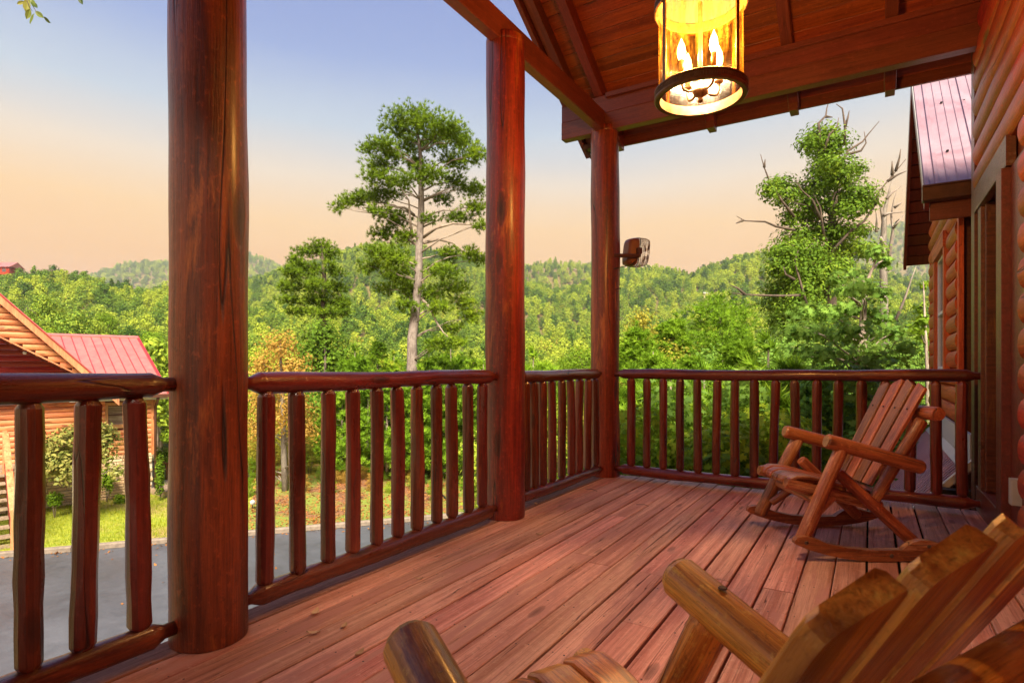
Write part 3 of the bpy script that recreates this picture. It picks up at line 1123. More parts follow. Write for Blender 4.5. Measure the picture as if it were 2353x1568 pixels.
def railing(ends, bal, axis, label, seed):
    root = empty('log_railing', ((XP, (ends[0] + ends[1]) / 2, 0) if axis == 'y' else ((ends[0] + ends[1]) / 2, 5.25, 0)), 0, label, 'railing', 'porch railings made of peeled logs')
    P = (lambda s, z: (XP, s, z)) if axis == 'y' else (lambda s, z: (s, 5.25, z))
    mb = MB(); rail_log(mb, P(ends[0], ZT), P(ends[1], ZT), .046, .026, seed=seed); mb.build('top_rail', M['rail'], root, True)
    mb = MB(); rail_log(mb, P(ends[0], ZB), P(ends[1], ZB), .047, .025, seed=seed + 1); mb.build('bottom_rail', M['rail'], root, True)
    for i, s in enumerate(bal):
        mb = MB()
        rr = random.Random(seed * 50 + i)
        z0, z1 = ZB + .032, ZT - .034
        j = rr.uniform(-.006, .006)
        a, b = P(s + j, z0), P(s + rr.uniform(-.006, .006), z1)
        L = z1 - z0
        r = .037 * rr.uniform(.95, 1.05)
        prof = [(0, r * .58), (.026, r * .985), (.03, r)]
        for k in range(1, 9): prof.append((.03 + (L - .06) * k / 9, r * (1 + rr.uniform(-.05, .05))))
        prof += [(L - .03, r), (L - .026, r * .985), (L, r * .55)]
        log(mb, a, b, prof, 12, .08, .004, seed * 50 + i)
        mb.build('baluster', M['rail'], root, 'auto')
    return root


railing((-.74, 1.19), [-.55, -.39, -.22, -.06, .10, .26, .42, .58, .74, .90, 1.06], 'y', 'nearest log railing left of the thickest post, over the road and red-roofed cabin', 11)
railing((1.45, 3.36), [1.57 + .1635 * i for i in range(11)], 'y', 'log railing with eleven balusters between the nearest and middle posts', 21)
railing((3.62, 5.18), [3.77, 3.90, 4.04, 4.2, 4.37, 4.55, 4.71, 4.9, 5.06], 'y', 'short log railing section between the middle and farthest posts', 31)
railing((-2.075, .675), [-1.92 + .155 * i for i in range(17)], 'x', 'log railing across the far end of the deck behind the rocking chair', 41)

# ---------------------------------------------------------------- porch roof
roof = empty('porch_roof', (-1, 2.7, 3.3), 0, 'open porch roof of dark red beams, rafters and pine ceiling boards', 'roof')


def part(name, mat, fn, parent, smooth=False, **kw):
    mb = MB(); fn(mb)
    return mb.build(name, mat, parent, smooth, **kw)


# side beam over the posts (two lengths meeting over the middle post)
part('side_beam', M['beam'], lambda m: beam(m, (-2.205, -3.0, 3.402), (-2.205, 3.486, 3.402), .088, .19, ch=.006), roof)
part('side_beam', M['beam'], lambda m: beam(m, (-2.205, 3.488, 3.402), (-2.205, 5.205, 3.402), .088, .19, ch=.006), roof)
# header at the far end: two boards high
part('header_beam', M['beam'], lambda m: beam(m, (-2.63, 5.27, 3.40), (.70, 5.27, 3.40), .10, .168, ch=.004), roof)
part('header_beam', M['beam'], lambda m: beam(m, (-2.63, 5.272, 3.571), (.70, 5.272, 3.571), .094, .17, ch=.004), roof)
part('cleat_board', M['beam'], lambda m: beam(m, (-2.15, 5.205, 3.640), (.66, 5.205, 3.640), .03, .045, ch=.003), roof)
PIT = .6
RIDGE_Y, RZ = 2.74, 3.66
zr = lambda y: RZ + PIT * (5.25 - y) if y > RIDGE_Y else RZ + PIT * (5.25 - RIDGE_Y) - PIT * (RIDGE_Y - y)
RX = [-2.24, -1.30, -.583, .138]
cth = 1 / math.sqrt(1 + PIT * PIT)
for x in RX:
    part('rafter', M['beam'], lambda m: beam(m, (x, 5.80, zr(5.80) + .08), (x, RIDGE_Y, zr(RIDGE_Y) + .08), .086, .14, ch=.005), roof)
    part('rafter', M['beam'], lambda m: beam(m, (x, -.40, zr(-.40) + .08), (x, RIDGE_Y - .003, zr(RIDGE_Y) + .08), .086, .14, ch=.005), roof)
for x, w in ((-2.60, .045), (-2.52, .09)):
    part('rake_board', M['beam'], lambda m: beam(m, (x, 5.84, zr(5.84) + .10 - (.02 if w < .06 else 0)), (x, RIDGE_Y, zr(RIDGE_Y) + .10 - (.02 if w < .06 else 0)), w, .20 if w < .06 else .14, ch=.004), roof)
    part('rake_board', M['beam'], lambda m: beam(m, (x, -.40, zr(-.40) + .10), (x, RIDGE_Y - .003, zr(RIDGE_Y) + .10), w, .20 if w < .06 else .14, ch=.004), roof)
part('ridge_beam', M['beam'], lambda m: beam(m, (-2.60, RIDGE_Y, zr(RIDGE_Y) + .02), (.68, RIDGE_Y, zr(RIDGE_Y) + .02), .09, .2, ch=.005), roof)
# ceiling boards above the rafters
up = Vector((0, PIT, 1)).normalized()
nb = 0
sl = 5.84
while sl > RIDGE_Y + .05:
    dy = .128 * cth
    y0, y1 = sl, sl - dy
    ym = (y0 + y1) / 2
    def cb(m):
        a = Vector((-2.66, ym, zr(ym) + .165)); b = Vector((.69, ym, zr(ym) + .165))
        beam(m, a, b, .1255, .02, up=up, ch=.006)
    part('ceiling_board', M['ceil'], cb, roof)
    sl -= dy
up2 = Vector((0, -PIT, 1)).normalized()
part('rear_sun_screen', M['roof_ell'], lambda m: box(m, (-2.7, -4.5, 3.25), (.7, -.52, 3.30)), roof)  # unseen flat slab added behind the camera to keep sun off the deck
part('rear_ceiling', M['ceil'], lambda m: beam(m, (-1.0, RIDGE_Y - .01, zr(RIDGE_Y) + .165), (-1.0, -.45, zr(-.45) + .165), 3.35, .02, up=up2), roof)
# roof skin
part('roof_panel', M['roof_ell'], lambda m: (beam(m, (-.98, RIDGE_Y, zr(RIDGE_Y) + .20), (-.98, 5.9, zr(5.9) + .20), 3.42, .02, up=up)), roof)
part('roof_panel', M['roof_ell'], lambda m: (beam(m, (-.98, RIDGE_Y, zr(RIDGE_Y) + .205), (-.98, -.5, zr(-.5) + .205), 3.42, .02, up=up2)), roof)
part('eave_fascia', M['beam'], lambda m: beam(m, (-2.58, 5.86, 3.435), (.70, 5.86, 3.435), .03, .11, ch=.003), roof)
for x in RX + [-2.1, -1.9]:
    if x > -2.2 and x < -1.8: continue
    part('rafter_tail', M['beam'], lambda m: beam(m, (x, 5.70, 3.36), (x, 5.835, 3.36), .07, .075, ch=.004), roof)
# loose gutter end by the corner
part('gutter_end', M['brown'], lambda m: (beam(m, (-2.50, 5.50, 3.275), (-2.36, 5.52, 3.10), .02, .03, ch=.002), beam(m, (-2.43, 5.50, 3.27), (-2.34, 5.52, 3.16), .02, .025, ch=.002), beam(m, (-2.5, 5.5, 3.295), (-2.3, 5.5, 3.295), .1, .045, ch=.004)), roof)

# ---------------------------------------------------------------- the log house on the right
house = empty('log_house', (1.5, 3, 0), 0, 'dark red log house along the right side of the deck with glossy rounded siding', 'house')
WX = .684
part('wall', M['wallcore'], lambda m: box(m, (WX + .02, -3.0, -3.4), (7.0, 4.30, 3.6)), house)
part('wall', M['wallcore'], lambda m: box(m, (WX + .02, 4.302, 2.20), (7.0, 5.60, 3.6)), house)
part('wall', M['wallcore'], lambda m: box(m, (.98, 4.302, -3.4), (7.0, 5.60, 2.198)), house)
part('wall', M['wallcore'], lambda m: box(m, (WX + .02, 5.20, -3.4), (.978, 5.60, 2.198)), house)
def gab(m):
    V = [(x, y, z) for x in (WX + .02, 7.0) for (y, z) in ((-.6, 3.605), (5.60, 3.605), (5.6, zr(5.6) + .12), (RIDGE_Y, zr(RIDGE_Y) + .14), (-.6, zr(-.6) + .12))]
    m.add(V, [(0, 1, 2, 3, 4), (9, 8, 7, 6, 5), (0, 5, 6, 1), (1, 6, 7, 2), (2, 7, 8, 3), (3, 8, 9, 4), (4, 9, 5, 0)])
part('gable_wall', M['wallcore'], gab, house)
part('roof', M['roof_ell'], lambda m: (beam(m, (3.95, RIDGE_Y, zr(RIDGE_Y) + .215), (3.95, 5.9, zr(5.9) + .215), 6.4, .03, up=up), beam(m, (3.95, RIDGE_Y, zr(RIDGE_Y) + .22), (3.95, -.9, zr(-.9) + .22), 6.4, .03, up=up2)), house)
z = .09; i = 0
LP = .180
while z < 5.2:
    top = z + LP / 2
    y1 = 5.448 if z > 2.36 else 3.90
    y1 = min(y1, 5.25 - (z - RZ - .05) / PIT)
    y0 = -2.0 if z < 3.4 else max(-2.0, RIDGE_Y - (5.25 + (z - RZ) / -PIT - RIDGE_Y) + .2)
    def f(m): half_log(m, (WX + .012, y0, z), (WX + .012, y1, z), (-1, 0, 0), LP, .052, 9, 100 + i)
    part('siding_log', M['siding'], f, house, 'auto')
    z += LP; i += 1
# short pieces between the door casing and the corner are covered by casing; corner board
part('corner_board', M['trim'], lambda m: beam(m, (WX - .012, 5.53, -.4), (WX - .012, 5.53, 3.52), .04, .155, up=(0, 1, 0), ch=.003), house)
part('corner_board', M['trim'], lambda m: beam(m, (WX + .06, 5.62, -.4), (WX + .06, 5.62, 3.5), .16, .02, up=(0, 1, 0), ch=.003), house)
# door recess
part('casing_backer', M['trim'], lambda m: beam(m, (WX + .005, 4.085, .02), (WX + .005, 4.085, 2.178), .03, .37, up=(0, 1, 0), ch=.003), house)
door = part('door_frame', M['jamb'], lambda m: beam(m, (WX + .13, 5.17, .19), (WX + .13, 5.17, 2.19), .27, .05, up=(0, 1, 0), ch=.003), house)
part('door_casing', M['trim'], lambda m: beam(m, (WX - .008, 5.27, .185), (WX - .008, 5.27, 2.178), .035, .13, up=(0, 1, 0), ch=.003), house)
part('door_casing', M['trim'], lambda m: beam(m, (WX - .020, 4.355, .185), (WX - .020, 4.355, 2.178), .065, .16, up=(0, 1, 0), ch=.003), house)
part('door_head', M['trim'], lambda m: beam(m, (WX - .013, 4.25, 2.27), (WX - .013, 5.445, 2.27), .045, .175, up=(0, 0, 1), ch=.003), house)
part('threshold', M['trim'], lambda m: beam(m, (WX + .12, 4.22, .094), (WX + .12, 5.44, .094), .29, .178, up=(0, 0, 1), ch=.004), house)
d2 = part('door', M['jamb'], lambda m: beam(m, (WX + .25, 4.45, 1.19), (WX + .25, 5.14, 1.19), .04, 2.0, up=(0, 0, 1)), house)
part('door_weatherstrip', M['bronze'], lambda m: beam(m, (WX + .19, 4.462, .19), (WX + .19, 4.462, 2.17), .03, .02, up=(0, 1, 0), ch=.002), house)
part('outlet_box', M['grey'], lambda m: beam(m, (WX - .03, 4.02, .325), (WX - .03, 4.02, .46), .05, .07, up=(0, 1, 0), ch=.006), house)

# ell of the house beyond the deck
ell = empty('log_house_wing', (2.0, 8.0, -3.0), 0, 'far gabled wing of the log house with a burgundy metal roof and small window', 'house')
EX, EY0, EY1 = .70, 6.62, 9.5
part('wall', M['wallcore'], lambda m: box(m, (EX + .02, EY0 + .02, -3.4), (6.0, EY1, 2.75)), ell)
mbg = MB(); mbg.add([(EX + .02, EY0, 2.75), (EX + .02, EY1, 2.75), (EX + .02, 8.1, 4.25), (6, EY0, 2.75), (6, EY1, 2.75), (6, 8.1, 4.25)], [(0, 1, 2), (3, 5, 4), (0, 2, 5, 3), (1, 4, 5, 2), (0, 3, 4, 1)]); mbg.build('gable_wall', M['wallcore'], ell)
z = .53 + .085
wz0, wz1, wy0, wy1 = 1.02, 2.30, 7.42, 8.62
while z < 4.1:
    ya, yb = EY0 + .02, EY1
    if z > 2.75:
        ya = EY0 + (z - 2.75) / 1.5 * 1.48; yb = EY1 - (z - 2.75) / 1.5 * 1.4
    segs = [(ya, yb)]
    if wz0 < z + .05 and z - .05 < wz1: segs = [(ya, wy0), (wy1, yb)]
    for (a, b) in segs:
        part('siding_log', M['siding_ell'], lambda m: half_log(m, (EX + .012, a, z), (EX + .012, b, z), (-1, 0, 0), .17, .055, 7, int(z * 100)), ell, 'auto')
    z += .17
part('corner_board', M['siding_ell'], lambda m: beam(m, (EX - .01, EY0 - .02, -.6), (EX - .01, EY0 - .02, 2.52), .04, .14, up=(0, 1, 0), ch=.003), ell)
part('end_panel', M['trim'], lambda m: beam(m, (EX + .5, EY0 + .005, -.6), (EX + .5, EY0 + .005, 2.52), 1.0, .03, up=(0, 1, 0), ch=.003), ell)
part('corner_board', M['siding_ell'], lambda m: beam(m, (EX - .01, EY1, -.6), (EX - .01, EY1, 2.52), .04, .12, up=(0, 1, 0), ch=.003), ell)
wf = part('window', M['siding_ell'], lambda m: (beam(m, (EX - .03, wy0 + .06, wz0), (EX - .03, wy0 + .06, wz1), .06, .12, up=(0, 1, 0)), beam(m, (EX - .03, wy1 - .06, wz0), (EX - .03, wy1 - .06, wz1), .06, .12, up=(0, 1, 0)),
          beam(m, (EX - .035, wy0 - .02, wz1 + .07), (EX - .035, wy1 + .02, wz1 + .07), .07, .16), beam(m, (EX - .045, wy0 - .02, wz0 - .06), (EX - .045, wy1 + .02, wz0 - .06), .09, .12)), ell)
part('sash', M['white'], lambda m: (beam(m, (EX - .01, wy0 + .14, wz0), (EX - .01, wy0 + .14, wz1), .03, .04, up=(0, 1, 0)), beam(m, (EX - .01, wy1 - .14, wz0), (EX - .01, wy1 - .14, wz1), .03, .04, up=(0, 1, 0)),
     beam(m, (EX - .01, wy0 + .16, 1.66), (EX - .01, wy1 - .16, 1.66), .035, .04), beam(m, (EX - .01, wy0 + .16, wz0 + .02), (EX - .01, wy1 - .16, wz0 + .02), .03, .04), beam(m, (EX - .01, wy0 + .16, wz1 - .02), (EX - .01, wy1 - .16, wz1 - .02), .03, .04)), wf)
part('pane', M['wglass'], lambda m: box(m, (EX + .0, wy0 + .16, wz0 + .04), (EX + .006, wy1 - .16, 1.64)), wf)
part('pane', M['wglass'], lambda m: box(m, (EX + .0, wy0 + .16, 1.68), (EX + .006, wy1 - .16, wz1 - .04)), wf)
# ell roof: ridge along x
RX0, RX1 = .40, 6.2
eY, eZ, rY, rZ_, fY = 6.22, 2.60, 8.16, 4.44, 10.1
def slope_panel(m, ya, za, yb, zb, x0, x1, t=.03):
    u = Vector((0, -(zb - za), (yb - ya))).normalized()
    if u.z < 0: u = -u
    beam(m, ((x0 + x1) / 2, ya, za), ((x0 + x1) / 2, yb, zb), x1 - x0, t, up=u, ch=.002)
rp = part('roof', M['roof_ell'], lambda m: (slope_panel(m, eY, eZ, rY, rZ_, RX0, RX1), slope_panel(m, rY, rZ_, fY, 2.60, RX0, RX1)), ell)
x = RX0 + .02; k = 0
while x < 1.9:
    big = (k % 4 == 1) or k == 0
    part('roof_rib', M['roof_ell'], lambda m: slope_panel(m, eY, eZ + .022, rY, rZ_ + .022, x - (.016 if big else .008), x + (.016 if big else .008), .032 if big else .016), rp)
    x += .075; k += 1
part('ridge_cap', M['roof_ell'], lambda m: beam(m, (RX0, rY, rZ_ + .03), (RX1, rY, rZ_ + .03), .28, .03), rp)
for x, z, yy in ((.60, 0, .22), (.80, 0, .25), (.62, 0, .62), (.80, 0, .60), (.93, 0, .2)):
    yq = eY + (rY - eY) * yy; zq = eZ + (rZ_ - eZ) * yy + .02
    part('roof_screw', M['black'], lambda m: log(m, (x, yq - .008, zq), (x, yq - .014, zq + .014), [(0, .012), (.016, .010)], 8, 0), rp)
part('gutter', M['brown'], lambda m: (beam(m, (RX0 - .02, eY - .06, eZ - .06), (RX1, eY - .06, eZ - .06), .10, .12, ch=.01), beam(m, (RX0 - .02, eY - .065, eZ + .0), (RX1, eY - .065, eZ + .0), .125, .016, ch=.004), beam(m, (RX0 - .02, eY - .065, eZ - .118), (RX1, eY - .065, eZ - .118), .118, .012, ch=.004)), ell)
part('fascia', M['beam'], lambda m: beam(m, (RX0 + .04, eY + .05, eZ - .19), (RX1, eY + .05, eZ - .19), .03, .16), ell)
part('rake_board', M['beam'], lambda m: slope_panel(m, eY - .02, eZ - .12, rY, rZ_ - .10, RX0 + .0, RX0 + .035, .17), ell)
part('rake_board', M['beam'], lambda m: slope_panel(m, rY, rZ_ - .10, fY, 2.50, RX0 + .0, RX0 + .035, .17), ell)
part('rake_trim', M['white'], lambda m: slope_panel(m, eY + .0, eZ - .03, rY, rZ_ - .01, RX0 - .006, RX0 - .002, .06), ell)
n = 15
for k in range(n):
    for (ya, za, yb, zb) in ((eY, eZ - .10, rY, rZ_ - .10), (fY, 2.60 - .10, rY, rZ_ - .10)):
        a, b = k / n, (k + 1) / n
        part('soffit_board', M['beam'], lambda m: slope_panel(m, ya + (yb - ya) * (a + .004), za + (zb - za) * (a + .004), ya + (yb - ya) * (b - .004), za + (zb - za) * (b - .004), RX0 + .04, EX + .01, .02), ell)
# low ribbed roof below the wing window
low = empty('lower_metal_roof', (.2, 7.4, -.6), 0, 'steep burgundy ribbed metal roof below the deck end with pale flashing', 'roof')
lx0, lx1, lz1 = -1.4, EX, .27
lslope = 1.1
def lpan(m, ya, yb, zoff, t):
    a = Vector((lx1, (ya + yb) / 2, lz1 + zoff)); b = Vector((lx0, (ya + yb) / 2, lz1 - (lx1 - lx0) * lslope + zoff))
    beam(m, b, a, yb - ya, t, up=Vector((-lslope, 0, 1)).normalized(), ch=.002)
part('roof_sheet', M['roof_low'], lambda m: lpan(m, 5.78, 9.3, 0, .02), low)
y = 5.80; k = 0
while y < 9.3:
    part('roof_rib', M['roof_low'], lambda m: lpan(m, y, y + .045, .028, .032), low)
    y += .098; k += 1
part('flashing', M['flash'], lambda m: (box(m, (EX - .035, 5.78, .24), (EX - .012, 9.3, .52)), lpan(m, 5.74, 5.80, .05, .05)), low)
part('flashing', M['flash'], lambda m: slope_panel(m, 5.78, 0, 5.8, 0, 0, .01) if False else beam(m, (EX - .05, 5.78, .262), (EX - .05, 9.3, .262), .10, .02, up=Vector((-lslope, 0, 1)).normalized()), low)
mb = MB()
y = 5.95
while y < 9.2:
    for dz in (.03, .06):
        cc = (EX - .037, y + R_.uniform(-.02, .02), .25 + dz)
        mb.add([(cc[0], cc[1] + .008 * math.cos(t * 1.047), cc[2] + .008 * math.sin(t * 1.047)) for t in range(6)], [(0, 1, 2, 3, 4, 5)])
    y += .13
tag(mb.build('flashing_rivets', M['black'], low), kind='stuff')
part('under_deck_shade', M['dark'], lambda m: box(m, (-.2, 5.60, -3.4), (1.6, 5.74, -1.05)), low)  # near-black boxes stand in for the shade below the deck end
part('under_deck_shade', M['dark'], lambda m: box(m, (.45, 5.62, -3.4), (1.6, 5.74, .1)), low)

# ---------------------------------------------------------------- rocking chairs
OUT_R = [(0.45, 0.092), (0.452, 0.108), (0.439, 0.125), (0.41, 0.132), (0.385, 0.131), (0.329, 0.117), (0.268, 0.092), (0.163, 0.072), (0.028, 0.063), (-0.115, 0.068), (-0.135, .085), (-0.165, 0.106), (-0.212, 0.120), (-0.271, 0.116), (-0.331, 0.100), (-0.40, .104), (-0.449, 0.111),
         (-0.466, 0.104), (-0.464, 0.094), (-0.42, 0.074), (-0.35, 0.048), (-0.286, 0.030), (-0.174, 0.011), (-0.07, .003), (-0.01, 0.0005), (.05, .002), (0.125, 0.009), (0.20, .018), (0.276, 0.034), (0.34, .05), (0.389, 0.066)]


def make_chair(loc, fdir, mat, label, tilt=0.0, cut=0.0, sw=1.0):
    # local frame: x = forward, y = to the sitter's left, z up
    root = empty('rocking_chair', (0, 0, 0), 0, label, 'chair', 'log rocking chairs on the deck')

    def P(name, fn, m=mat, smooth='auto'):
        mb = MB(); fn(mb); return mb.build(name, m, root, smooth)
    for s in (-1, 1):
        def rk(m, s=s):
            n = len(OUT_R); V, G = [], []
            for L in (.332, .372):
                for (F_, z_) in OUT_R:
                    V.append((F_, s * L, z_)); G.append((z_ * 1 + 3 * s, L, F_))
            F = [tuple(range(n)) if s > 0 else tuple(range(n - 1, -1, -1)), tuple(range(2 * n - 1, n - 1, -1)) if s > 0 else tuple(range(n, 2 * n))]
            F += [(k, n + k, n + (k + 1) % n, (k + 1) % n) if s > 0 else (k, (k + 1) % n, n + (k + 1) % n, n + k) for k in range(n)]
            m.add(V, F, G)
        rkr = P('rocker', rk)
        for F_, z_ in ((.39, .099), (-.255, .088), (-.06, .035)):
            mb = MB(); log(mb, (F_, s * .3722, z_), (F_, s * .3750, z_), [(0, .011), (.0028, .009)], 10, 0); mb.build('plug', M['bark_dark'], rkr)
        a, b = Vector((.388, s * .292, .085)), Vector((.150, s * .272, .590))
        P('front_leg', lambda m: log(m, a, b, logprof((b - a).length, .039, .037, .018, .85), 14, .05, .003))
        a2, b2 = Vector((.155, s * .225, .455)), Vector((-.235, s * .292, .082))
        P('rear_leg', lambda m: log(m, a2, b2, logprof((b2 - a2).length, .033, .034, .014, .85), 14, .05, .003))
        a3, b3 = Vector((.240, s * .272, .638)), Vector((-.285, s * .272, .497))
        arm = P('armrest', lambda m: log(m, a3, b3, logprof((b3 - a3).length, .041, .040, .012, .82), 18, .04, .003))
        d3 = (a3 - b3).normalized()
        mb = MB(); log(mb, a3 - d3 * .001, a3 + d3 * .0015, [(0, .033), (.0025, .032)], 16, .04); mb.build('end_grain', M['end'], arm)
        mb = MB(); zq = Vector((.13, s * .272, .6495)); log(mb, zq, zq + Vector((0, 0, .003)), [(0, .008), (.003, .007)], 8, 0); mb.build('plug', M['bark_dark'], arm)
        a4, b4 = Vector((-.318, s * .215, .752)), Vector((-.045, s * .215, .285))
        P('back_post', lambda m: log(m, a4, b4, logprof((b4 - a4).length, .034, .034, .014, .85), 14, .05, .003))
        a5, b5 = Vector((.430, s * .20, .392)), Vector((-.10, s * .20, .265))
        P('seat_rail', lambda m: log(m, a5, b5, logprof((b5 - a5).length, .034, .032, .014, .85), 12, .05, .002))
        a6, b6 = Vector((.335, s * .25, .175)), Vector((.160, s * .205, .318))
        P('brace', lambda m: log(m, a6, b6, logprof((b6 - a6).length, .025, .025, .01, .85), 12, .05, .002))
    P('crossbar', lambda m: log(m, (-.352, -.305, .795), (-.352, .305, .795), logprof(.61, .041, .040, .01, .88), 20, .03, .002))
    P('stretcher', lambda m: log(m, (-.075, -.24, .335), (-.075, .24, .335), logprof(.48, .03, .03, .01, .85), 12, .04, .002))
    P('stretcher', lambda m: log(m, (.28, -.26, .30), (.28, .26, .30), logprof(.52, .026, .026, .01, .85), 12, .04, .002))
    # curved seat slats running front to back
    for i in range(5):
        L = -.176 + .088 * i
        def sl_(m):
            prof = [(.418, .402), (.405, .420), (.37, .434), (.30, .432), (.22, .415), (.14, .392), (.06, .371), (-.03, .352)]
            w = .041
            dip = -.010 * (1 - abs(i - 2) / 2)
            V, G, F = [], [], []
            for j, (F_, z_) in enumerate(prof):
                ww = w * (.78 if j == 0 else 1)
                z_ += dip
                for (yy, dz) in ((-ww, -.018), (-ww, -.004), (-ww + .006, 0), (ww - .006, 0), (ww, -.004), (ww, -.018)):
                    V.append((F_, L + yy, z_ + dz)); G.append((yy + i * 3.1, dz + i, F_))
            for j in range(len(prof) - 1):
                for k in range(6):
                    F.append((j * 6 + k, j * 6 + (k + 1) % 6, (j + 1) * 6 + (k + 1) % 6, (j + 1) * 6 + k))
            F.append(tuple(range(5, -1, -1))); F.append(tuple(len(prof) * 6 - 6 + k for k in range(6)))
            m.add(V, F, G)
        P('seat_slat', sl_)
    # back slats with sawn tops
    for i in range(4):
        L = -.170 + .1133 * i
        top = (.934, .957, .957, .940)[i] - cut
        def bs(m):
            b0 = Vector((-.062, L * .86, .372)); dirn = Vector((-.300, 0, .575)).normalized()
            t1 = (top - .372) / dirn.z
            nrm = Vector((.575, 0, .300)).normalized()
            V, G, F = [], [], []
            w0, w1 = .040 * sw, .046 * sw
            st = [0, t1 * .33, t1 * .66, t1 - .035, t1 - .008, t1]
            for j, t in enumerate(st):
                w = w0 + (w1 - w0) * t / t1
                cyy = L * (.86 + .16 * t / t1)
                skew = (.012 if i in (0, 1) else -.012) if j >= 4 else 0
                if j == 5: w *= .72
                if j == 4: w *= .93
                for (yy, e) in ((-w, -.010), (-w, .006), (-w + .007, .011), (w - .007, .011), (w, .006), (w, -.010)):
                    p = b0 + dirn * (t + (skew * (1 if yy > 0 else -1))) + nrm * (e + .012)
                    V.append((p.x, cyy + yy, p.z)); G.append((yy + i * 2.3, e + i, t))
            for j in range(len(st) - 1):
                for k in range(6):
                    F.append((j * 6 + k, j * 6 + (k + 1) % 6, (j + 1) * 6 + (k + 1) % 6, (j + 1) * 6 + k))
            F.append(tuple(range(5, -1, -1))); F.append(tuple(len(st) * 6 - 6 + k for k in range(6)))
            m.add(V, F, G)
        sl2 = P('back_slat', bs)
        sc_ = MB(); q_ = Vector((-.285, L, .80)) + Vector((.575, 0, .30)).normalized() * .024
        log(sc_, q_, q_ + Vector((.0025, 0, .0013)), [(0, .006), (.0028, .0055)], 8, 0); sc_.build('screw', M['black'], sl2)
    root.location = loc
    root.rotation_euler = (0, -tilt, math.atan2(fdir[1], fdir[0]))
    return root


make_chair((-.136, 4.04, 0), (-.873, -.488), M['chair'], 'red-brown log rocking chair standing in front of the far railing')
make_chair((-.266, .789, .003), (-.8886, .4586), M['chair2'], 'amber log rocking chair cut off at the bottom right, closest to the camera', math.radians(3.35), .034, .92)

# ---------------------------------------------------------------- lantern
LC = Vector((-.667, 2.737, 2.285))
lan = empty('hanging_lantern', LC, 0, 'lit amber glass lantern with bronze rings hanging from the porch ceiling', 'lantern')
RL = .196


def lp(name, mat, fn, smooth=False, parent=None):
    mb = MB(); fn(mb); return mb.build(name, mat, parent or lan, smooth)


ringp = [(RL - .016, .0), (RL + .004, -.002), (RL + .010, .004), (RL + .010, .010), (RL + .005, .012), (RL + .005, .034), (RL + .010, .036), (RL + .010, .042), (RL + .004, .046), (RL - .012, .046), (RL - .016, .042), (RL - .016, .0)]
for nm, zz in (('bottom_ring', 0.0), ('top_ring', .405)):
    rg = lp(nm, M['bronze'], lambda m: lathe(m, LC + Vector((0, 0, zz)), ringp, 96), 'auto')
    def fl(m):
        for k in range(110):
            t = 2 * math.pi * k / 110
            a = LC + Vector((math.cos(t) * (RL + .0058), math.sin(t) * (RL + .0058), zz + .013))
            beam(m, a, a + Vector((0, 0, .020)), .005, .005, up=(math.cos(t), math.sin(t), 0), ch=.001)
    tag(lp('fluting', M['bronze'], fl, parent=rg))
lp('glass_cylinder', M['lglass'], lambda m: lathe(m, LC, [(RL - .010, .030), (RL - .010, .42)], 72), True)
va = math.atan2(-LC.y, -LC.x)
for s in (-1, 1):
    for off in (52, 128):
        t = va + s * math.radians(off)
        a = LC + Vector((math.cos(t) * (RL - .002), math.sin(t) * (RL - .002), .04))
        lp('strap', M['bronze'], lambda m: beam(m, a, a + Vector((0, 0, .37)), .020, .008, up=(math.cos(t), math.sin(t), 0), ch=.001))
# top cap, stem, chain and ceiling canopy
lp('cap', M['dark'], lambda m: lathe(m, LC + Vector((0, 0, .45)), [(RL - .01, 0), (RL - .06, .05), (.05, .10), (.02, .16), (.012, .22)], 40), True)
lp('hub', M['bronze'], lambda m: lathe(m, LC, [(.001, -.022), (.010, -.018), (.013, -.008), (.008, .000), (.012, .006), (.030, .016), (.036, .030), (.030, .042), (.014, .052), (.010, .10), (.010, .44)], 24), True)
bul = []
for k in range(4):
    t = va + math.radians(35 + 90 * k)
    u = Vector((math.cos(t), math.sin(t), 0))
    c0 = LC + Vector((0, 0, .034))
    pts_ = [c0 + u * .03, c0 + u * .06 + Vector((0, 0, -.012)), c0 + u * .088 + Vector((0, 0, -.006)), c0 + u * .100 + Vector((0, 0, .02)), c0 + u * .100 + Vector((0, 0, .05))]
    arm = lp('arm', M['bronze'], lambda m: tube(m, pts_, [.006] * 5, 8), True)
    cb = c0 + u * .100
    lp('drip_cup', M['bronze'], lambda m: lathe(m, cb, [(.006, .045), (.020, .055), (.021, .060)], 16), True, arm)
    lp('candle_sleeve', M['bronze'], lambda m: log(m, cb + Vector((0, 0, .055)), cb + Vector((0, 0, .125)), [(0, .012), (.07, .012)], 12, 0), True, arm)
    lp('bulb', M['bulb'], lambda m: lathe(m, cb + Vector((0, 0, .125)), [(.010, 0), (.017, .018), (.0195, .038), (.015, .065), (.006, .088), (.001, .100)], 16), True, arm)
    pl = bpy.data.lights.new('bulb_light', 'POINT')
    pl.energy = 36
    pl.color = (1.0, .68, .36)
    pl.shadow_soft_size = .022
    po = bpy.data.objects.new('bulb_light', pl); COL.objects.link(po); po.parent = lan
    po.location = cb + Vector((0, 0, .20)) - LC
z = LC.z + .67
k = 0
top = zr(RIDGE_Y) - .09
ch = MB()
while z < top:
    ax = Vector((1, 0, 0)) if k % 2 else Vector((0, 1, 0))
    ring = [LC * 1 + Vector((0, 0, z - LC.z)) + ax * (.010 * math.cos(a * .785)) + Vector((0, 0, .020 * math.sin(a * .785))) for a in range(9)]
    tube(ch, ring, [.0028] * 9, 5)
    z += .030; k += 1
o = ch.build('chain', M['bronze'], lan, True)
lp('canopy', M['bronze'], lambda m: lathe(m, Vector((LC.x, LC.y, top)), [(.06, .02), (.055, -.01), (.02, -.03), (.004, -.035)], 24), True)

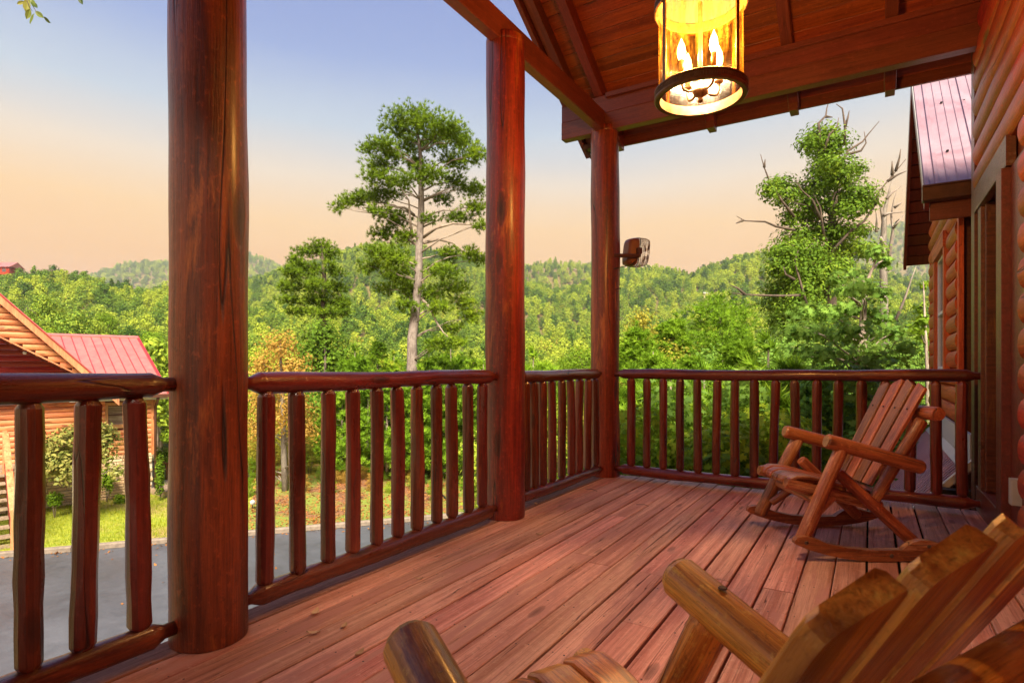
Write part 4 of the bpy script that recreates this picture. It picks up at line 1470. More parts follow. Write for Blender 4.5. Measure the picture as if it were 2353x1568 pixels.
# ---------------------------------------------------------------- speaker on the corner post
spk = empty('outdoor_speaker', (-1.97, 5.45, 1.98), 0, 'brown outdoor speaker with a mesh grille bracketed to the corner post', 'speaker')


def spk_build():
    cb = at(1458, 580, 5.75)
    r = Vector((CS, SN, 0)); d = Vector((-SN, CS, 0)); u = Vector((0, 0, 1))
    f = (r * .93 + d * .36).normalized(); w = Vector((-f.y, f.x, 0))         # f = where the grille looks
    u = (u + r * .10).normalized()
    def prism(m, stations, n=28):
        V = []
        for (s, hw, hh, sq) in stations:
            for k in range(n):
                t = 2 * math.pi * k / n
                c_, s_ = math.cos(t), math.sin(t)
                a = abs(c_) ** sq * (1 if c_ > 0 else -1); b = abs(s_) ** sq * (1 if s_ > 0 else -1)
                V.append(cb + f * s + w * a * hw + u * b * hh)
        F = []
        for j in range(len(stations) - 1):
            for k in range(n): F.append((j * n + k, j * n + (k + 1) % n, (j + 1) * n + (k + 1) % n, (j + 1) * n + k))
        return V, F
    n = 28
    def body(m):
        V, F = prism(m, [(-.105, .05, .095, .5), (-.09, .075, .125, .5), (-.05, .09, .135, .5), (-.015, .095, .138, .5), (-.010, .092, .135, .5)], n)
        F.append(tuple(range(n - 1, -1, -1))); F.append(tuple(4 * n + k for k in range(n)))
        m.add(V, F)
    part('cabinet', M['speaker'], body, spk, 'auto')
    def rim(m):
        V, F = prism(m, [(-.012, .098, .142, .5), (-.002, .098, .142, .5)], n); m.add(V, F)
    part('rim', M['black'], rim, spk)
    def grille(m):
        # wire grille: bent ribs from the rim round to the front, really open between them
        for k in range(44):
            a = 2 * math.pi * k / 44
            c_, s_ = math.cos(a), math.sin(a)
            A = abs(c_) ** .5 * (1 if c_ > 0 else -1); B = abs(s_) ** .5 * (1 if s_ > 0 else -1)
            P_ = [cb + f * s + w * A * hw + u * B * hh for (s, hw, hh) in ((-.008, .095, .139), (.07, .094, .138), (.112, .085, .128), (.130, .06, .098), (.136, .02, .03))]
            tube(m, P_, [.0016] * 5, 3)
        for (s, hw, hh) in ((.015, .095, .1385), (.038, .0945, .138), (.060, .094, .138), (.085, .0915, .135), (.108, .086, .129), (.122, .072, .112), (.131, .055, .088), (.135, .03, .05)):
            P_ = []
            for k in range(41):
                a = 2 * math.pi * k / 40
                c_, s_ = math.cos(a), math.sin(a)
                P_.append(cb + f * s + w * abs(c_) ** .5 * (1 if c_ > 0 else -1) * hw + u * abs(s_) ** .5 * (1 if s_ > 0 else -1) * hh)
            tube(m, P_, [.0015] * 41, 3)
    part('grille', M['grille'], grille, spk)
    side = -w if w.dot(d) > 0 else w
    pa = cb - f * .02 + side * .095 + u * -.005
    part('bracket', M['brown'], lambda m: (beam(m, pa, pa + side * .03, .05, .06, ch=.006), beam(m, pa + side * .02 - u * .05, Vector((-2.09, 5.24, pa.z - .06)), .03, .035, ch=.004), beam(m, pa + side * .018 + u * .0, pa + side * .02 - u * .06, .025, .03, ch=.004)), spk)
    cpts = [pa - u * .06, pa - u * .10 - f * .02, pa - u * .14 - f * .07, Vector((-2.075, 5.22, pa.z - .19))]
    part('cable', M['black'], lambda m: tube(m, cpts, [.004] * 4, 6), spk, True)
    spk.location = spk.location


spk_build()
mb = MB(); log(mb, (-2.075, 5.25, 1.79), (-2.02, 5.245, 1.795), [(0, .003), (.05, .003), (.052, .007), (.058, .006)], 8, 0)
tag(mb.build('hook_screw', M['black'], None, True), 'small black screw hook on the corner post under the speaker', 'hook')
# ---------------------------------------------------------------- neighbouring cabin
CW = (.719, .695)


def cw(s, n, z):
    lat = -12.4 - CW[0] * s - CW[1] * n
    dep = 20.2 - CW[1] * s + CW[0] * n
    return Vector((CS * lat - SN * dep, SN * lat + CS * dep, z))


cab = empty('neighbour_cabin', cw(4, 3, G0), 0, 'orange log cabin with a rose-red metal roof and stone base across the road', 'cabin')
NV = (cw(0, -1, 0) - cw(0, 0, 0)).normalized()          # out of the front wall
WV = (cw(1, 0, 0) - cw(0, 0, 0)).normalized()


def cbox(m, s0, s1, n0, n1, z0, z1):
    V = [cw(s, n, z) for z in (z0, z1) for (s, n) in ((s0, n0), (s1, n0), (s1, n1), (s0, n1))]
    m.add(V, [(0, 1, 2, 3), (7, 6, 5, 4), (0, 4, 5, 1), (1, 5, 6, 2), (2, 6, 7, 3), (3, 7, 4, 0)])


part('wall', M['wallcore'], lambda m: cbox(m, .03, 12, .03, 9.3, -1.9, .2), cab)
part('stone_base', M['mortar'], lambda m: cbox(m, .06, 12, .02, 9.3, G0 - .3, -1.9), cab)
z = -1.9 + .085; i = 0
while z < .12:
    segs = [(.1, 6.2)]
    if -.98 < z < -.10: segs = [(.1, .72), (1.42, 6.2)]
    for a, b in segs:
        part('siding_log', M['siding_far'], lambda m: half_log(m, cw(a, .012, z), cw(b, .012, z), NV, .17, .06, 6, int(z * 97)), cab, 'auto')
    z += .17
z = G0 + .03; r = 0
stone_row = random.Random(3)
while z < -1.95:
    s = .05 + stone_row.uniform(0, .2)
    hh = stone_row.choice((.085, .10, .12))
    while s < 5.4:
        L = stone_row.uniform(.18, .46)
        part('stone', M['stone'], lambda m: beam(m, cw(s, .0, z + hh / 2), cw(s + L - .022, .0, z + hh / 2), .07 + stone_row.uniform(0, .03), hh - .018, ch=.012), cab)
        s += L
    z += hh
part('corner_board', M['siding_far'], lambda m: cbox(m, -.03, .10, -.05, .08, -1.95, .1), cab)
win = part('window', M['stair'], lambda m: (cbox(m, .72, 1.42, -.07, .02, -.22, -.12), cbox(m, .72, 1.42, -.08, .02, -.98, -.86), cbox(m, .72, .80, -.07, .02, -.857, -.223), cbox(m, 1.34, 1.42, -.07, .02, -.857, -.223)), cab)
part('sash', M['brown'], lambda m: (cbox(m, .803, 1.337, -.05, -.02, -.55, -.51),), win)
for k in range(14):
    part('blind_slat', M['tread'], lambda m: beam(m, cw(.81, -.028, -.84 + k * .044), cw(1.33, -.028, -.84 + k * .044), .006, .034, ch=.001), win)
# main roof
rw, rzz, ez = 4.7, 2.24, .12
ov = .38


def croof(m, s0, s1, t0, t1, lift, th):
    """strip on the front slope between fractions t0..t1 (0 eave, 1 ridge)"""
    n0, n1 = -ov + (rw) * t0, -ov + (rw) * t1
    z0, z1 = ez + (rzz - ez) * t0, ez + (rzz - ez) * t1
    V = []
    for dz in (lift - th, lift):
        V += [cw(s0, n0, z0 + dz), cw(s1, n0, z0 + dz), cw(s1, n1, z1 + dz), cw(s0, n1, z1 + dz)]
    m.add(V, [(0, 1, 2, 3), (7, 6, 5, 4), (0, 4, 5, 1), (1, 5, 6, 2), (2, 6, 7, 3), (3, 7, 4, 0)])


rf = part('roof', M['roof_cabin'], lambda m: croof(m, -.35, 12.3, 0, 1, .03, .05), cab)
def backroof(m):
    V = []
    for dz in (-.02, .028):
        V += [cw(-.35, rw - ov + .003, rzz + dz), cw(12.3, rw - ov + .003, rzz + dz), cw(12.3, 2 * rw - ov, ez + dz), cw(-.35, 2 * rw - ov, ez + dz)]
    m.add(V, [(0, 1, 2, 3), (7, 6, 5, 4), (0, 4, 5, 1), (1, 5, 6, 2), (2, 6, 7, 3), (3, 7, 4, 0)])
part('roof_back', M['roof_cabin'], backroof, cab)
s = -.33
while s < 8.5:
    part('roof_seam', M['redtrim'], lambda m: croof(m, s, s + .020, 0, 1, .060, .032), rf)
    s += .305
part('ridge_cap', M['roof_cabin'], lambda m: (croof(m, -.37, 12.3, .965, 1.0, .075, .05)), rf)
part('rake_trim', M['redtrim'], lambda m: croof(m, -.40, -.352, 0, 1, .07, .14), cab)
part('gutter', M['brown'], lambda m: cbox(m, -.36, 2.3, -ov - .13, -ov - .01, ez - .10, ez + .01), cab)
part('fascia', M['white'], lambda m: cbox(m, -.33, 2.4, -ov - .0, -ov + .03, ez - .17, ez - .105), cab)
part('soffit', M['beam'], lambda m: cbox(m, -.3, 5, -ov + .03, .03, ez - .13, ez - .10), cab)
part('downspout', M['brown'], lambda m: (tube(m, [cw(-.02, -ov - .06, ez - .08), cw(-.02, -ov - .02, ez - .2), cw(-.02, -.10, ez - .42), cw(-.02, -.08, ez - .6), cw(-.02, -.08, G0 + .1)], [.045] * 5, 6)), cab, True)
# gabled porch of the cabin
GN = -1.7
sr = lambda z: 2.14 + (z - .88) / 1.06          # rake line
slo = lambda z: 2.44 + (z - .90) * 1.65         # lower opening edge
z = .34 + .085
while z < 4.6:
    a, b = sr(z) + .12, max(slo(z), sr(z) + .15)
    if z < .8: b = max(b, a + .3)
    if b > a + .1:
        part('gable_log', M['siding_far'], lambda m: half_log(m, cw(a, GN, z), cw(min(b, 8.6), GN, z), NV, .17, .06, 6, int(z * 91)), cab, 'auto')
    z += .17
part('gable_wall', M['wallcore'], lambda m: m.add([cw(sr(.3) + .1, GN + .02, .3), cw(sr(4.7) + .1, GN + .02, 4.7), cw(slo(3.2), GN + .02, 3.2), cw(slo(.5), GN + .02, .5)], [(0, 1, 2, 3)]), cab)


def rakebox(m, fa, fb, za, zb, off0, off1, n0, n1):
    V = []
    for n in (n0, n1):
        for (z, o) in ((za, off0), (zb, off0), (zb, off1), (za, off1)):
            V.append(cw((fa if False else sr)(z) , n, z + o))
    m.add(V, [(0, 1, 2, 3), (7, 6, 5, 4), (0, 4, 5, 1), (1, 5, 6, 2), (2, 6, 7, 3), (3, 7, 4, 0)])


pr = part('porch_roof', M['roof_cabin'], lambda m: rakebox(m, 0, 0, .10, 5.0, .04, .10, GN - .38, 3.2), cab)
part('rake_board', M['stair'], lambda m: rakebox(m, 0, 0, .08, 5.0, -.20, .035, GN - .36, GN - .32), cab)
part('rake_trim', M['redtrim'], lambda m: rakebox(m, 0, 0, .08, 5.0, .035, .065, GN - .40, GN - .36), cab)


def lowedge(m, za, zb, th, n0, n1):
    V = []
    for n in (n0, n1):
        for (z, o) in ((za, -th), (zb, -th), (zb, 0), (za, 0)):
            V.append(cw(slo(z), n, z + o))
    m.add(V, [(0, 1, 2, 3), (7, 6, 5, 4), (0, 4, 5, 1), (1, 5, 6, 2), (2, 6, 7, 3), (3, 7, 4, 0)])


part('opening_trim', M['stair'], lambda m: lowedge(m, .3, 3.2, .045, GN - .07, GN - .03), cab)
for k in range(9):
    part('vault_board', M['trim'], lambda m: lowedge(m, .3, 3.2, .03, GN + .03 + k * .18, GN + .20 + k * .18), cab)
z = .3
while z < 2.6:
    part('inner_log', M['siding'], lambda m: half_log(m, cw(max(2.3, sr(z) + .25), -.05, z), cw(8, -.05, z), NV, .17, .05, 6, 5), cab, 'auto')  # darker wood than the front logs: the porch shade is in the colour
    z += .17
part('porch_lamp', M['white'], lambda m: log(m, cw(3.55, GN + .35, 1.42), cw(3.55, GN + .35, 1.50), [(0, .03), (.04, .05), (.08, .04)], 10, 0), cab, True)
# cabin deck, balustrade and stair
part('deck_rim', M['stair'], lambda m: cbox(m, 2.5, 6.5, GN, GN + .05, -2.12, -1.88), cab)
part('deck_planks', M['tread'], lambda m: cbox(m, 2.5, 6.5, GN, -.08, -1.88, -1.85), cab)
part('rail_cap', M['stair'], lambda m: cbox(m, 2.46, 4.02, GN - .09, GN + .07, -.80, -.765), cab)
part('rail_cap', M['trim'], lambda m: cbox(m, 2.44, 2.56, GN + .09, -.12, -.80, -.765), cab)
s = 2.5
while s < 4.0:
    part('picket', M['stair'], lambda m: cbox(m, s, s + .095, GN - .035, GN - .008, -1.98, -.80), cab)
    s += .20
n = GN + .25
while n < -.2:
    part('picket', M['trim'], lambda m: cbox(m, 2.48, 2.51, n, n + .06, -1.9, -.80), cab)
    n += .15
for (s, n) in ((2.52, GN + .05), (4.0, GN + .05), (4.0, GN - 2.9)):
    part('rail_post', M['stair'], lambda m: cbox(m, s - .05, s + .05, n - .09, n + .03, G0 if n < -3 else -1.98, -.72 if n > -3 else -2.4), cab)
for k in range(9):
    zt = -1.90 - .178 * k; nn_ = GN - .05 - .29 * k
    part('stair_tread', M['tread'], lambda m: cbox(m, 4.02, 5.3, nn_ - .29, nn_ + .01, zt - .045, zt), cab)
def srail(m, z0, z1, s0, s1):
    V = []
    for s in (s0, s1):
        for (n_, zb) in ((GN - .02, -.80), (GN - 2.75, -2.48)):
            V += [cw(s, n_, zb + z0), cw(s, n_, zb + z1)]
    m.add(V, [(0, 1, 3, 2), (4, 6, 7, 5), (0, 4, 5, 1), (2, 3, 7, 6), (1, 5, 7, 3), (0, 2, 6, 4)])
part('stair_rail', M['siding_far'], lambda m: srail(m, 0, .05, 3.92, 4.06), cab)
part('stair_rail', M['trim'], lambda m: srail(m, -.85, -.80, 3.96, 4.02), cab)
part('stair_stringer', M['trim'], lambda m: srail(m, -1.36, -1.08, 3.97, 4.01), cab)
for k in range(17):
    f = (k + .5) / 17
    n_, zb = GN - .02 - 2.73 * f, -.80 - 1.68 * f
    part('baluster', M['stair'], lambda m: cbox(m, 3.97, 4.00, n_ - .02, n_ + .02, zb - .82, zb), cab)

# little side platform and its fence
fence = empty('wooden_fence', at(372, 1100, 21.5), 0, 'short dark wooden fence beside the cabin downspout', 'fence')
fa, fb = at(358, 1060, 21.6), at(400, 1066, 22.6)
fd = (fb - fa).normalized()
part('top_rail', M['trim'], lambda m: beam(m, fa - fd * .1, fb + fd * .6, .12, .05), fence)
for k in range(9):
    p = fa + fd * (.02 + .19 * k)
    part('slat', M['trim'], lambda m: beam(m, p - Vector((0, 0, .03)), p - Vector((0, 0, .85)), .10, .03, up=(fd.y, -fd.x, 0)), fence)
part('bottom_rail', M['trim'], lambda m: beam(m, fa - Vector((0, 0, .80)), fb + fd * .6 - Vector((0, 0, .80)), .05, .08), fence)
mb = MB(); pa = at(370, 1125, 20.6)
box(mb, (pa.x - .9, pa.y - .5, G0), (pa.x + 1.2, pa.y + .8, G0 + .38))
tag(mb.build('wooden_platform', M['tread']), 'low grey wooden platform in front of the short dark fence', 'platform')

# ---------------------------------------------------------------- trees and shrubs
def limb_to(m, p, c, r0, r1=.01, sag=.12, n=5, seed=0):
    rr = random.Random(seed)
    p, c = Vector(p), Vector(c)
    L = (c - p).length
    P = []
    for k in range(n + 1):
        t = k / n
        w = Vector((rr.uniform(-1, 1), rr.uniform(-1, 1), rr.uniform(-1, 1))) * L * .035 * math.sin(math.pi * t)
        P.append(p.lerp(c, t) + Vector((0, 0, sag * L * math.sin(math.pi * t))) + w)
    tube(m, P, [r0 + (r1 - r0) * (k / n) ** .8 for k in range(n + 1)], 5)
    return P


def make_tree(name, label, cat, trunk, tr, clusters, dens, size, kind, lmat, bmat, group=None, seed=1, shell=.4, upbias=.5,
              limb_r=.035, limbs=True, twigs=0, dead=(), deadr=.03, trunkmat2=None):
    base = trunk[0]
    root = empty(name, base, 0, label, cat, group)
    mb = MB()
    tube(mb, trunk, tr, 9)
    mb.build('trunk', bmat, root, True)
    mb = MB(); rr = random.Random(seed)
    any_l = False
    if limbs:
        for ci, (c, r, w) in enumerate(clusters):
            cz = c[2]
            # leave the trunk a little below the pad
            best, bd = trunk[-1], 1e9
            for a, b in zip(trunk[:-1], trunk[1:]):
                for t in (0, .25, .5, .75):
                    p = Vector(a).lerp(Vector(b), t)
                    hor = math.hypot(p.x - c[0], p.y - c[1])
                    want = cz - .35 * hor
                    if abs(p.z - want) < bd: bd, best = abs(p.z - want), p
            P = limb_to(mb, best, c, limb_r * rr.uniform(.6, 1.1), .008, .06, 5, seed * 100 + ci)
            for _ in range(twigs):
                s = P[rr.randint(2, 5)]
                e = Vector(c) + Vector((rr.uniform(-1, 1) * r[0], rr.uniform(-1, 1) * r[1], rr.uniform(-.6, .9) * r[2])) * .85
                limb_to(mb, s, e, .012, .004, .04, 3, seed * 131 + ci * 7 + _)
            any_l = True
    for pl_ in dead:
        tube(mb, pl_, [deadr * (1 - .8 * k / (len(pl_) - 1)) for k in range(len(pl_))], 5)
        any_l = True
    if any_l: mb.build('limbs', trunkmat2 or bmat, root, True)
    if clusters:
        cc = [((c[0] - base[0], c[1] - base[1], c[2] - base[2]), r, w) for c, r, w in clusters]
        me = foliage_mesh('crown', cc, dens, size, kind, seed, shell, upbias)
        mk_obj('crown', me, lmat, root)
    return root


def dcl(lst, d, sx=.4225, ox=579.7, oy=207.0, dd=1.5, seed=0, k=1.0, kv=1.0):
    """clusters listed in a zoomed crop's pixels -> world clusters at depth d"""
    rr = random.Random(seed)
    out = []
    for (cx, cy, rx, ry) in lst:
        px, py = ox + sx * cx, oy + sx * cy
        dep = d + rr.uniform(-dd, dd)
        c = at(px, py, dep)
        Rh, Rv = rx * sx * d / FPX * k, ry * sx * d / FPX * k * kv
        out.append(((c.x, c.y, c.z), (Rh, Rh, Rv), Rh * Rv))
    return out


A_ = dict(sx=.4225, ox=579.7, oy=207.0)
def cp(cx, cy, d, A=A_): return at(A['ox'] + A['sx'] * cx, A['oy'] + A['sx'] * cy, d)


# tall leaning pine
D1 = 23.6
pads = [(870, 140, 110, 42), (960, 190, 110, 50), (790, 200, 75, 45), (1070, 210, 75, 50), (710, 290, 60, 35), (640, 315, 50, 30), (850, 290, 90, 45), (990, 280, 90, 45), (1130, 280, 80, 45), (1210, 350, 55, 45),
        (1100, 380, 80, 40), (700, 400, 80, 35), (680, 470, 75, 38), (810, 490, 90, 35), (960, 460, 80, 45), (1100, 500, 75, 35), (1200, 540, 75, 40), (640, 580, 100, 35), (540, 600, 70, 30), (475, 635, 38, 24),
        (690, 660, 60, 28), (740, 560, 80, 30), (1210, 640, 65, 35), (1120, 690, 80, 26), (1030, 590, 60, 26), (1240, 740, 40, 26), (780, 700, 70, 45), (720, 780, 70, 40), (830, 800, 50, 40), (690, 880, 80, 35), (650, 960, 60, 35),
        (780, 920, 70, 50), (790, 1010, 80, 50), (730, 1080, 60, 26), (850, 1080, 50, 50), (1040, 990, 80, 35), (1090, 1070, 80, 35), (980, 1110, 60, 40), (1150, 1150, 70, 30), (1190, 1230, 50, 45), (1060, 890, 45, 40), (1180, 890, 60, 32),
        (1240, 920, 40, 26), (960, 700, 40, 22), (1010, 1180, 60, 30), (840, 1170, 45, 35), (1080, 1290, 50, 30), (1130, 1370, 40, 24), (1020, 1380, 60, 40), (900, 400, 60, 40), (760, 350, 55, 35)]
trk = [cp(843, 2120, D1), cp(862, 1700, D1), cp(868, 1480, D1), cp(868, 1350, D1), cp(886, 1200, D1), cp(904, 1000, D1), cp(906, 850, D1), cp(918, 650, D1), cp(916, 450, D1), cp(912, 330, D1), cp(898, 220, D1)]
trk[0].z = G0 - .1
dl = [[cp(930, 800, D1), cp(1000, 750, D1 - .5), cp(1090, 725, D1 - .8), cp(1180, 730, D1 - 1), cp(1250, 745, D1 - 1.2)], [cp(930, 830, D1), cp(1010, 810, D1 + .4), cp(1090, 830, D1 + .6), cp(1160, 890, D1 + .7), cp(1230, 930, D1 + .8)],
      [cp(925, 1140, D1), cp(965, 1180, D1 - .4), cp(1000, 1260, D1 - .7), cp(1040, 1320, D1 - .9), cp(1100, 1370, D1 - 1)], [cp(930, 600, D1), cp(1010, 560, D1 + .3), cp(1100, 520, D1 + .5)], [cp(880, 680, D1), cp(830, 640, D1 - .3), cp(740, 630, D1 - .5), cp(600, 640, D1 - .6)],
      [cp(870, 800, D1), cp(858, 720, D1 - .3), cp(850, 600, D1 - .5), cp(800, 520, D1 - .6)]]
make_tree('pine_tree', 'tall lone pine with a pale leaning trunk and a wide open crown', 'tree', trk, [.26, .24, .22, .20, .18, .165, .15, .13, .10, .07, .03],
          dcl(pads, D1, dd=1.3, seed=4, k=1.0, kv=.88), 1450, .165, 'tuft', M['pine'], M['bark_pine'], None, 5, .25, .9, .05, True, 3, dl, .07, M['bark'])
# smaller pine
D2 = 32.0
pads = [(370, 845, 70, 35), (300, 880, 70, 40), (430, 890, 45, 40), (235, 930, 50, 40), (205, 985, 50, 45), (300, 970, 80, 45), (450, 985, 55, 32), (190, 1070, 50, 45), (320, 1060, 110, 45), (450, 1070, 70, 40), (200, 1140, 60, 30),
        (350, 1140, 110, 40), (480, 1150, 60, 40), (240, 1200, 60, 26), (400, 1210, 100, 35), (500, 1200, 45, 40), (420, 940, 30, 20)]
trk = [cp(395, 2000, D2), cp(388, 1230, D2), cp(390, 1000, D2), cp(378, 870, D2), cp(372, 820, D2)]
trk[0].z = float(tz(PX(745), D2)) - .3
make_tree('pine_tree', 'smaller round-topped pine left of the tall leaning pine', 'tree', trk, [.22, .16, .11, .05, .02],
          dcl(pads, D2 - .7, dd=1.3, seed=6, k=.86, kv=.8), 1200, .19, 'tuft', M['pine'], M['bark_dark'], None, 9, .25, .9, .045, True, 2)

D0 = dict(sx=1.0, ox=0.0, oy=0.0)
# golden autumn tree
D3 = 20.0
pads = [(640, 795, 36, 32), (605, 840, 32, 32), (675, 845, 36, 36), (640, 880, 50, 34), (600, 915, 36, 36), (680, 930, 34, 40), (630, 960, 46, 30), (590, 985, 30, 34), (700, 985, 28, 28)]
trk = [at(655, 1150, D3), at(652, 1040, D3), at(650, 940, D3), at(646, 860, D3), at(644, 780, D3)]
trk[0].z = G0
dl = []
rr = random.Random(8)
for k in range(26):
    y0 = rr.uniform(900, 1110); s = rr.choice((-1, 1)); L = rr.uniform(18, 60)
    p = at(651, y0, D3); dl.append([p, at(651 + s * L * .4, y0 - rr.uniform(4, 16), D3 + rr.uniform(-.5, .5)), at(651 + s * L * .75, y0 - rr.uniform(0, 26), D3 + rr.uniform(-.9, .9)), at(651 + s * L, y0 - rr.uniform(-12, 30), D3 + rr.uniform(-1.2, 1.2))])
make_tree('autumn_tree', 'golden-leaved tree with a pale trunk and bare twigs behind the balusters', 'tree', trk, [.11, .10, .085, .06, .02],
          dcl(pads, D3, sx=1, ox=0, oy=0, dd=.8, seed=3), 2600, .10, 'leaf', M['autumn'], M['dead'], None, 4, .2, .3, .03, True, 3, dl, .022)
D4 = 27.0
pads = [(745, 765, 36, 30), (720, 805, 40, 32), (775, 815, 36, 36), (745, 850, 54, 34), (715, 885, 40, 36), (780, 890, 40, 36), (745, 930, 56, 40), (740, 990, 56, 44)]
trk = [at(746, 1150, D4), at(746, 950, D4), at(747, 760, D4)]; trk[0].z = float(tz(PX(746), D4)) - .2
make_tree('leafy_tree', 'dark green leafy tree below the smaller pine, right of the golden tree', 'tree', trk, [.14, .10, .03],
          dcl(pads, D4, sx=1, ox=0, oy=0, dd=1.2, seed=5), 2300, .15, 'leaf', M['oakdark'], M['bark_dark'], None, 14, .3, .5, .035)

# reusable young pines and shrubs (unit meshes, ~2.2 m high at scale 1)
def young_pine_meshes(seed):
    rr = random.Random(seed)
    cl = []
    H = 3.0
    mb = MB()
    tube(mb, [(0, 0, -.6), (.02, 0, 1.0), (0, .02, 2.2), (0, 0, H)], [.05, .04, .025, .008], 6)
    for k in range(34):
        z = .25 + (H - .45) * (k / 34) ** .95
        a = k * 2.399 + rr.uniform(-.3, .3)
        L = (H - z) * .34 + .12
        e = Vector((math.cos(a) * L, math.sin(a) * L, z + L * .38))
        tube(mb, [(0, 0, z), (e.x * .55, e.y * .55, z + L * .12), tuple(e)], [.014, .009, .004], 4)
        for f in (.55, .8, 1.0):
            cl.append(((e.x * f, e.y * f, z + L * .38 * f * f), (.11, .11, .07), .010))
    cl.append(((0, 0, H), (.06, .06, .12), .006))
    me = foliage_mesh('crown', cl, 1500, .125, 'tuft', seed, .1, 1.0)
    o = mb.build('trunk', M['bark'], None, True); tm = o.data; bpy.data.objects.remove(o)
    return me, tm


def shrub_meshes(seed, kind, w, h, n, size):
    rr = random.Random(seed)
    cl = crown_clusters(seed, w, h, .35, 16)
    tot = sum(c[2] for c in cl)
    me = foliage_mesh('crown', cl, n / tot, size, kind, seed, .35, .6)
    mb = MB()
    for k in range(4):
        a = rr.uniform(0, 6.28); L = w * rr.uniform(.3, .6)
        tube(mb, [(0, 0, -.4), (math.cos(a) * L * .3, math.sin(a) * L * .3, h * .4), (math.cos(a) * L, math.sin(a) * L, h * rr.uniform(.75, .95))], [.03, .02, .006], 5)
    o = mb.build('stems', M['bark_dark'], None, True); tm = o.data; bpy.data.objects.remove(o)
    return me, tm


YP = [young_pine_meshes(71), young_pine_meshes(72), young_pine_meshes(73)]
SH = [shrub_meshes(81, 'leaf', 1.0, 2.0, 6500, .062), shrub_meshes(82, 'leaf', .85, 2.5, 6500, .055), shrub_meshes(83, 'oak', .95, 2.4, 4200, .085), shrub_meshes(84, 'leaf', 1.25, 1.6, 6500, .065)]


def plant(px, pytop, d, pair, height, mat, name, label, cat, group, part2='trunk', wide=1.0):
    """stands on the ground at (px, depth d) and grows so that its top is seen at pytop"""
    q = PX(px); x, y = qd(q, d)
    g = float(tz(q, d))
    if px < 1150 and d < 26: g = G0 + .15
    topz = CAM_H - (pytop - 843) / FPX * d
    H_ = topz - g
    if H_ > height * 1.75:
        if pair in YP: pair, height = R_.choice(YPT), 9.1
        else: pair, height = (SHT['oak'][0] if pair is SH[2] else R_.choice(SHT['leaf'])), 8.0
    s = max(.25, H_ / height)
    root = empty(name, (x, y, g), R_.uniform(0, 6.28), label, cat, group)
    ws = min(s, 1.0 + (s - 1) * .55) * wide
    root.scale = (ws, ws, s)
    ih = {'shrub': 'shrub', 'young_pine': 'young pine'}.get(name, name)
    if 'brighter' not in label and 'sapling' not in label:
        hw = 'tall' if H_ > 5.5 else 'head-high' if H_ > 2.6 else 'low'
        dw = 'far' if d > 21 else 'middle' if d > 12 else 'near'
        root['label'] = f"{hw} {WORD[mat.name]} {ih} in the {dw} undergrowth, {zone(px, False)}"
    me, tm = pair
    if not me.materials: me.materials.append(mat)
    c = bpy.data.objects.new('crown', me); COL.objects.link(c); c.parent = root
    c.material_slots[0].link = 'OBJECT'; c.material_slots[0].material = mat
    t = bpy.data.objects.new(part2, tm); COL.objects.link(t); t.parent = root
    return root


def tall_pine(seed):
    rr = random.Random(seed); cl = []; H = 9.0; mb = MB()
    tube(mb, [(0, 0, -.6), (.05, 0, 3.0), (-.03, .04, 6.2), (0, 0, H)], [.11, .08, .05, .01], 6)
    for k in range(110):
        z = 1.2 + (H - 1.35) * (k / 110) ** .9
        a = k * 2.399 + rr.uniform(-.3, .3)
        L = min(1.55, (H - z) * .40 + .10) * rr.uniform(.7, 1.15)
        e = Vector((math.cos(a) * L, math.sin(a) * L, z + L * .35))
        tube(mb, [(0, 0, z), (e.x * .55, e.y * .55, z + L * .10), tuple(e)], [.018, .011, .004], 4)
        for f in (.45, .65, .85, 1.0):
            cl.append(((e.x * f, e.y * f, z + L * .35 * f * f), (.13, .13, .08), .010))
    cl.append(((0, 0, H), (.07, .07, .16), .01))
    me = foliage_mesh('crown', cl, 1100, .13, 'tuft', seed, .1, 1.0)
    o = mb.build('trunk', M['bark'], None, True); tm = o.data; bpy.data.objects.remove(o)
    return me, tm


def tall_leafy(seed, kind, n, size, w=1.5):
    cl = crown_clusters(seed, w, 6.9, .9, 34); cl.pop()
    rr = random.Random(seed)
    tot = sum(c[2] for c in cl)
    me = foliage_mesh('crown', cl, n / tot, size, kind, seed, .25, .6)
    mb = MB()
    tube(mb, [(0, 0, -.5), (.08, .03, 2.6), (-.05, .06, 5.2), (0, 0, 7.4)], [.09, .07, .04, .01], 6)
    for c, r, w_ in cl:
        limb_to(mb, (0, 0, max(.5, c[2] - .6)), c, .018, .004, .05, 3, seed + int(c[2] * 100))
    o = mb.build('stems', M['bark_dark'], None, True); tm = o.data; bpy.data.objects.remove(o)
    return me, tm


